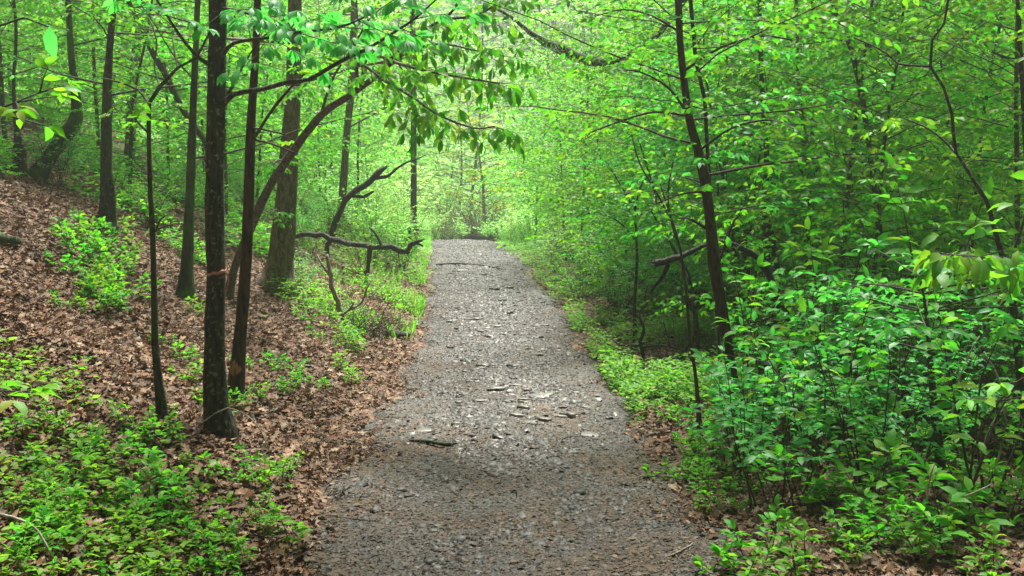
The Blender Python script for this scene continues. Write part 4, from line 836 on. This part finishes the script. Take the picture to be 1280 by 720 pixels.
# ground cover carpets
def carpet(n, fx, mat, size, h, label, seed, name='ground_cover', nl=5):
    g = np.random.default_rng(seed); x, y = fx(g, n)
    az = g.uniform(0, 6.28, len(x)); P = []; D = []
    hh = h * g.uniform(.12, 1.3, len(x)) ** 1.3; z = gz(x, y)
    for k in range(nl):
        a = az + k * 6.283 / nl + g.normal(0, .3, len(x)); d = np.stack([np.cos(a), np.sin(a), g.normal(.15, .25, len(x))], -1)
        P.append(np.stack([x + d[:, 0] * .012, y + d[:, 1] * .012, z + hh * (1 - .12 * k * (k % 2))], -1)); D.append(d)
    P = np.concatenate(P); D = np.concatenate(D)
    stuff_obj(name, leaves_mesh(name, P, D, tilt_normals(len(P), .3), size * g.uniform(.6, 1.2, len(P)), mat, 'rhomb' if size < .06 else 'leaf'), label, 'ground cover')
def margin(ulo, uhi, ylo, yhi, clump=1.0, pw=1):
    def f(g, n):
        y = ylo * (yhi / ylo) ** (g.random(n) ** pw); t = g.random(n); lo = np.interp(y, *ulo); hi = np.interp(y, *uhi)
        u = lo + (hi - lo) * t ** 1.3; x = pathc(y) + u
        q = np.sin(x * 3.1 + y * 1.7) + np.sin(x * 1.3 - y * 2.3 + 2) + np.sin(x * 6 + y * 4) * .6 + g.normal(0, .7, n)
        k = q > clump * (1 - .0); return x[k], y[k]
    return f
carpet(9000, margin(([8, 32], [1.0, .95]), ([8, 12, 32], [1.7, 3.6, 4]), 8, 34, .35), M['leaf_low'], .062, .2, 'low green plants carpeting the right edge of the path', 81)
carpet(5000, margin(([10, 16, 34], [-1.5, -1.1, -.95]), ([10, 34], [-2.6, -3.5]), 10.5, 34, .7), M['leaf_low'], .062, .22, 'low green plants along the left edge of the path', 82)
carpet(26000, margin(([4, 34], [-3.5, -2.5]), ([4, 34], [-8, -16]), 12, 40, .9), M['leaf_low'], .08, .3, 'green undergrowth scattered on the far left bank', 83)
carpet(20000, margin(([4, 40], [1.9, 2.2]), ([4, 40], [3.2, 16]), 7.5, 40, .3), M['leaf_mid'], .05, .16, 'green undergrowth on the floor of the right woods', 84)
carpet(1500, margin(([3.5, 6.5], [-1.25, -1.9]), ([3.5, 6.5], [-2.6, -3.6]), 3.8, 6.6, .5), M['leaf_low'], .05, .08, 'low green plants among the leaves at the lower left', 85)
# grass tufts by the left margin
g = np.random.default_rng(9); n = 2600; y = 12 * (34 / 12) ** g.random(n); u = -1.05 - g.random(n) ** 1.5 * 1.4; x = pathc(y) + u
k = (np.sin(x * 4 + y * 1.3) + np.sin(y * 2.1)) > -.3; x, y = x[k], y[k]; n = len(x)
D = np.stack([g.normal(0, .35, n), g.normal(0, .35, n), np.ones(n)], -1)
me = leaves_mesh('grass', np.stack([x, y, gz(x, y)], -1), D, g.normal(0, 1, (n, 3)), g.uniform(.08, .26, n), M['leaf_low'], 'rhomb')
co = np.empty(len(me.vertices) * 3, np.float32); me.vertices.foreach_get('co', co); co = co.reshape(-1, 4, 3)
mid = (co[:, 1] + co[:, 3]) / 2; co[:, 1] = mid + (co[:, 1] - mid) * .12; co[:, 3] = mid + (co[:, 3] - mid) * .12
me.vertices.foreach_set('co', co.reshape(-1)); stuff_obj('grass', me, 'grass blades fringing the left edge of the path', 'grass')

# ---- shallow wet patch just before the crest
cw = ghit(592, 308); g = np.random.default_rng(3); V = [[0, 0, 0]]; T_ = []
for i in range(40):
    a = i / 40 * 6.283; rr = 1 + .25 * math.sin(a * 3 + 1) + .15 * math.sin(a * 7) + g.normal(0, .05); px_ = .62 * rr * math.cos(a); py_ = 1.1 * rr * math.sin(a)
    V.append([px_, py_, 0]); T_.append([0, 1 + i, 1 + (i + 1) % 40])
V = np.array(V); V[:, 2] = [float(pz(cw[0] + v[0], cw[1] + v[1])) + .007 for v in V]
m, nt, out = new_mat('wet_film'); pr = N(nt, 'BsdfPrincipled'); pr.inputs['Base Color'].default_value = (.10, .095, .085, 1); pr.inputs['Roughness'].default_value = .22
nz = N(nt, 'TexNoise'); nz.inputs['Scale'].default_value = 9; bp = N(nt, 'Bump'); bp.inputs['Strength'].default_value = .5; bp.inputs['Distance'].default_value = .02
nt.links.new(nz.outputs[0], bp.inputs['Height']); nt.links.new(bp.outputs[0], pr.inputs['Normal']); nt.links.new(pr.outputs[0], out.inputs['Surface'])
o = link('puddle', np_mesh('puddle', V, [T_], m)); o.location = (cw[0], cw[1], 0); tag(o, 'pale shining wet patch at the crest of the path', 'puddle')

# ---- single stones on the path
def stone(px, py, wpx, hpx, seed):
    b = ghit(px, py); g = np.random.default_rng(seed); w = wpx * b[1] / F; h = w * hpx
    n = 9; V = []; 
    for j, (zz, sc_) in enumerate(((-.02 * 1, 1.0), (.75 * h, 1.0), (h, .86))):
        for i in range(n):
            a = i / n * 6.283; r_ = w / 2 * (1 + .28 * math.sin(i * 2.1 + seed) + .2 * g.normal()) * sc_ if j == 0 else 0
            if j == 0: V.append([r_ * math.cos(a), r_ * math.sin(a) * .75, zz])
            else:
                v = V[i]; V.append([v[0] * sc_ + g.normal(0, w * .015), v[1] * sc_ + g.normal(0, w * .015), zz * (1 + .15 * g.normal())])
    V.append([0, 0, h * 1.05]); Q_ = []; T_ = []
    for j in range(2):
        for i in range(n): i2 = (i + 1) % n; Q_.append([j * n + i, j * n + i2, (j + 1) * n + i2, (j + 1) * n + i])
    for i in range(n): T_.append([2 * n + i, 2 * n + (i + 1) % n, 3 * n])
    o = link('stone', np_mesh('stone', V, [Q_, T_], M['stone'])); o.location = (b[0], b[1], pz(b[0], b[1]) - .3 * h - .002); o.rotation_euler = (g.normal(0, .05), g.normal(0, .05), g.uniform(-.5, .5))
    return o
named = [(620, 490, 24, .24, 'thick brown stone on the middle of the path'), (530, 541, 30, .12, 'pale flat stone at the left of the path above the dark stick'), (645, 485, 22, .12, 'flat grey stone just right of the thick brown one'),
 (676, 498, 30, .1, 'broad thin pale slab right of the middle of the path'), (574, 502, 12, .25, 'small grey stone left of the thick brown one'), (646, 521, 24, .2, 'low dark stone below the broad pale slab'),
 (738, 543, 26, .12, 'slim pale flat stone near the right edge of the path'), (716, 566, 18, .2, 'pale stone beside the gravel patch at the right'), (646, 376, 12, .2, 'pale flat stone far along the middle of the path'), (594, 402, 20, .15, 'flat grey stone in the upper part of the path'),
 (630, 402, 11, .3, 'small round stone right of the flat grey one far up the path'), (622, 411, 14, .2, 'low pale stone below the small round one far up the path'), (577, 340, 20, .1, 'pale slab near the crest of the path below the dark branch')]
for k, (px, py, w, h, lb) in enumerate(named): tag(stone(px, py, w, h, k + 3), lb, 'stone', 'stones on the path')
r = random.Random(77)
for k in range(170):
    py = 312 + 225 * r.random() ** 1.2; b = ghit(640, py); cx = 640 + F * float(pathc(b[1])) / b[1] + r.gauss(6, .27 * F / b[1])
    wd = (.035 + .11 * r.random() ** 1.8) * F / b[1]
    if any(abs(cx - a[0]) + 2 * abs(py - a[1]) < 22 for a in named): continue
    tag(stone(cx, py, wd, r.uniform(.12, .4), 100 + k), 'small loose stone in the rocky middle strip of the path', 'stone', 'loose stones along the middle of the path')
# ================================================================== LIGHT
w = bpy.data.worlds.new('World'); sc.world = w; w.use_nodes = True; nt = w.node_tree; nt.nodes.clear()
sk = nt.nodes.new('ShaderNodeTexSky'); sk.sky_type = 'NISHITA'; sk.sun_disc = False
ELEV, AZ = R(66), R(12)      # veiled sun high ahead, over the end of the path
sk.sun_elevation = ELEV; sk.sun_rotation = AZ; sk.air_density = 1.0; sk.dust_density = 3.0; sk.ozone_density = 1.0
bg = nt.nodes.new('ShaderNodeBackground'); bg.inputs['Strength'].default_value = .15
wo = nt.nodes.new('ShaderNodeOutputWorld'); hs = nt.nodes.new('ShaderNodeHueSaturation'); hs.inputs['Saturation'].default_value = .3; nt.links.new(sk.outputs[0], hs.inputs['Color']); nt.links.new(hs.outputs[0], bg.inputs[0])   # thin cloud greys the blue; nt.links.new(bg.outputs[0], wo.inputs[0])
sd = bpy.data.lights.new('sun', 'SUN'); sd.energy = 1.5; sd.angle = R(18); sd.color = (1, .96, .88)
so = bpy.data.objects.new('sun', sd); C.objects.link(so)
dirv = Vector((math.sin(AZ) * math.cos(ELEV), math.cos(AZ) * math.cos(ELEV), math.sin(ELEV)))
so.rotation_euler = dirv.to_track_quat('Z', 'Y').to_euler(); so.location = dirv * 50
vs = sc.view_settings; vs.view_transform = 'Standard'; vs.look = 'None'; vs.gamma = 1; vs.exposure = 3.5
cy = sc.cycles
cy.max_bounces = 10; cy.diffuse_bounces = 8; cy.glossy_bounces = 2; cy.transmission_bounces = 2; cy.transparent_max_bounces = 2
cy.sample_clamp_indirect = 6; cy.use_denoising = True; cy.denoiser = 'OPENIMAGEDENOISE'
cy.denoising_prefilter = 'ACCURATE'

# ------------------------------------------------------------------ damp air
bm = np_mesh('haze', [[x, y, z] for z in (-8, 34) for y in (-66, 660) for x in (-405, 405)], [[[0, 2, 3, 1], [4, 5, 7, 6], [0, 1, 5, 4], [2, 6, 7, 3], [0, 4, 6, 2], [1, 3, 7, 5]]], [])
hz = link('haze', bm); tag(hz, 'pale damp air paling the far trees', 'haze', kind='stuff')
hm = bpy.data.materials.new('haze'); hm.use_nodes = True; ht = hm.node_tree; ht.nodes.clear()
ho = ht.nodes.new('ShaderNodeOutputMaterial'); hv = ht.nodes.new('ShaderNodeVolumePrincipled'); hv.inputs['Color'].default_value = (.86, 1, .84, 1); hv.inputs['Density'].default_value = .0024  # green tint paints in the light coming off the foliage
hv.inputs['Anisotropy'].default_value = .5
ht.links.new(hv.outputs[0], ho.inputs['Volume']); bm.materials.append(hm)
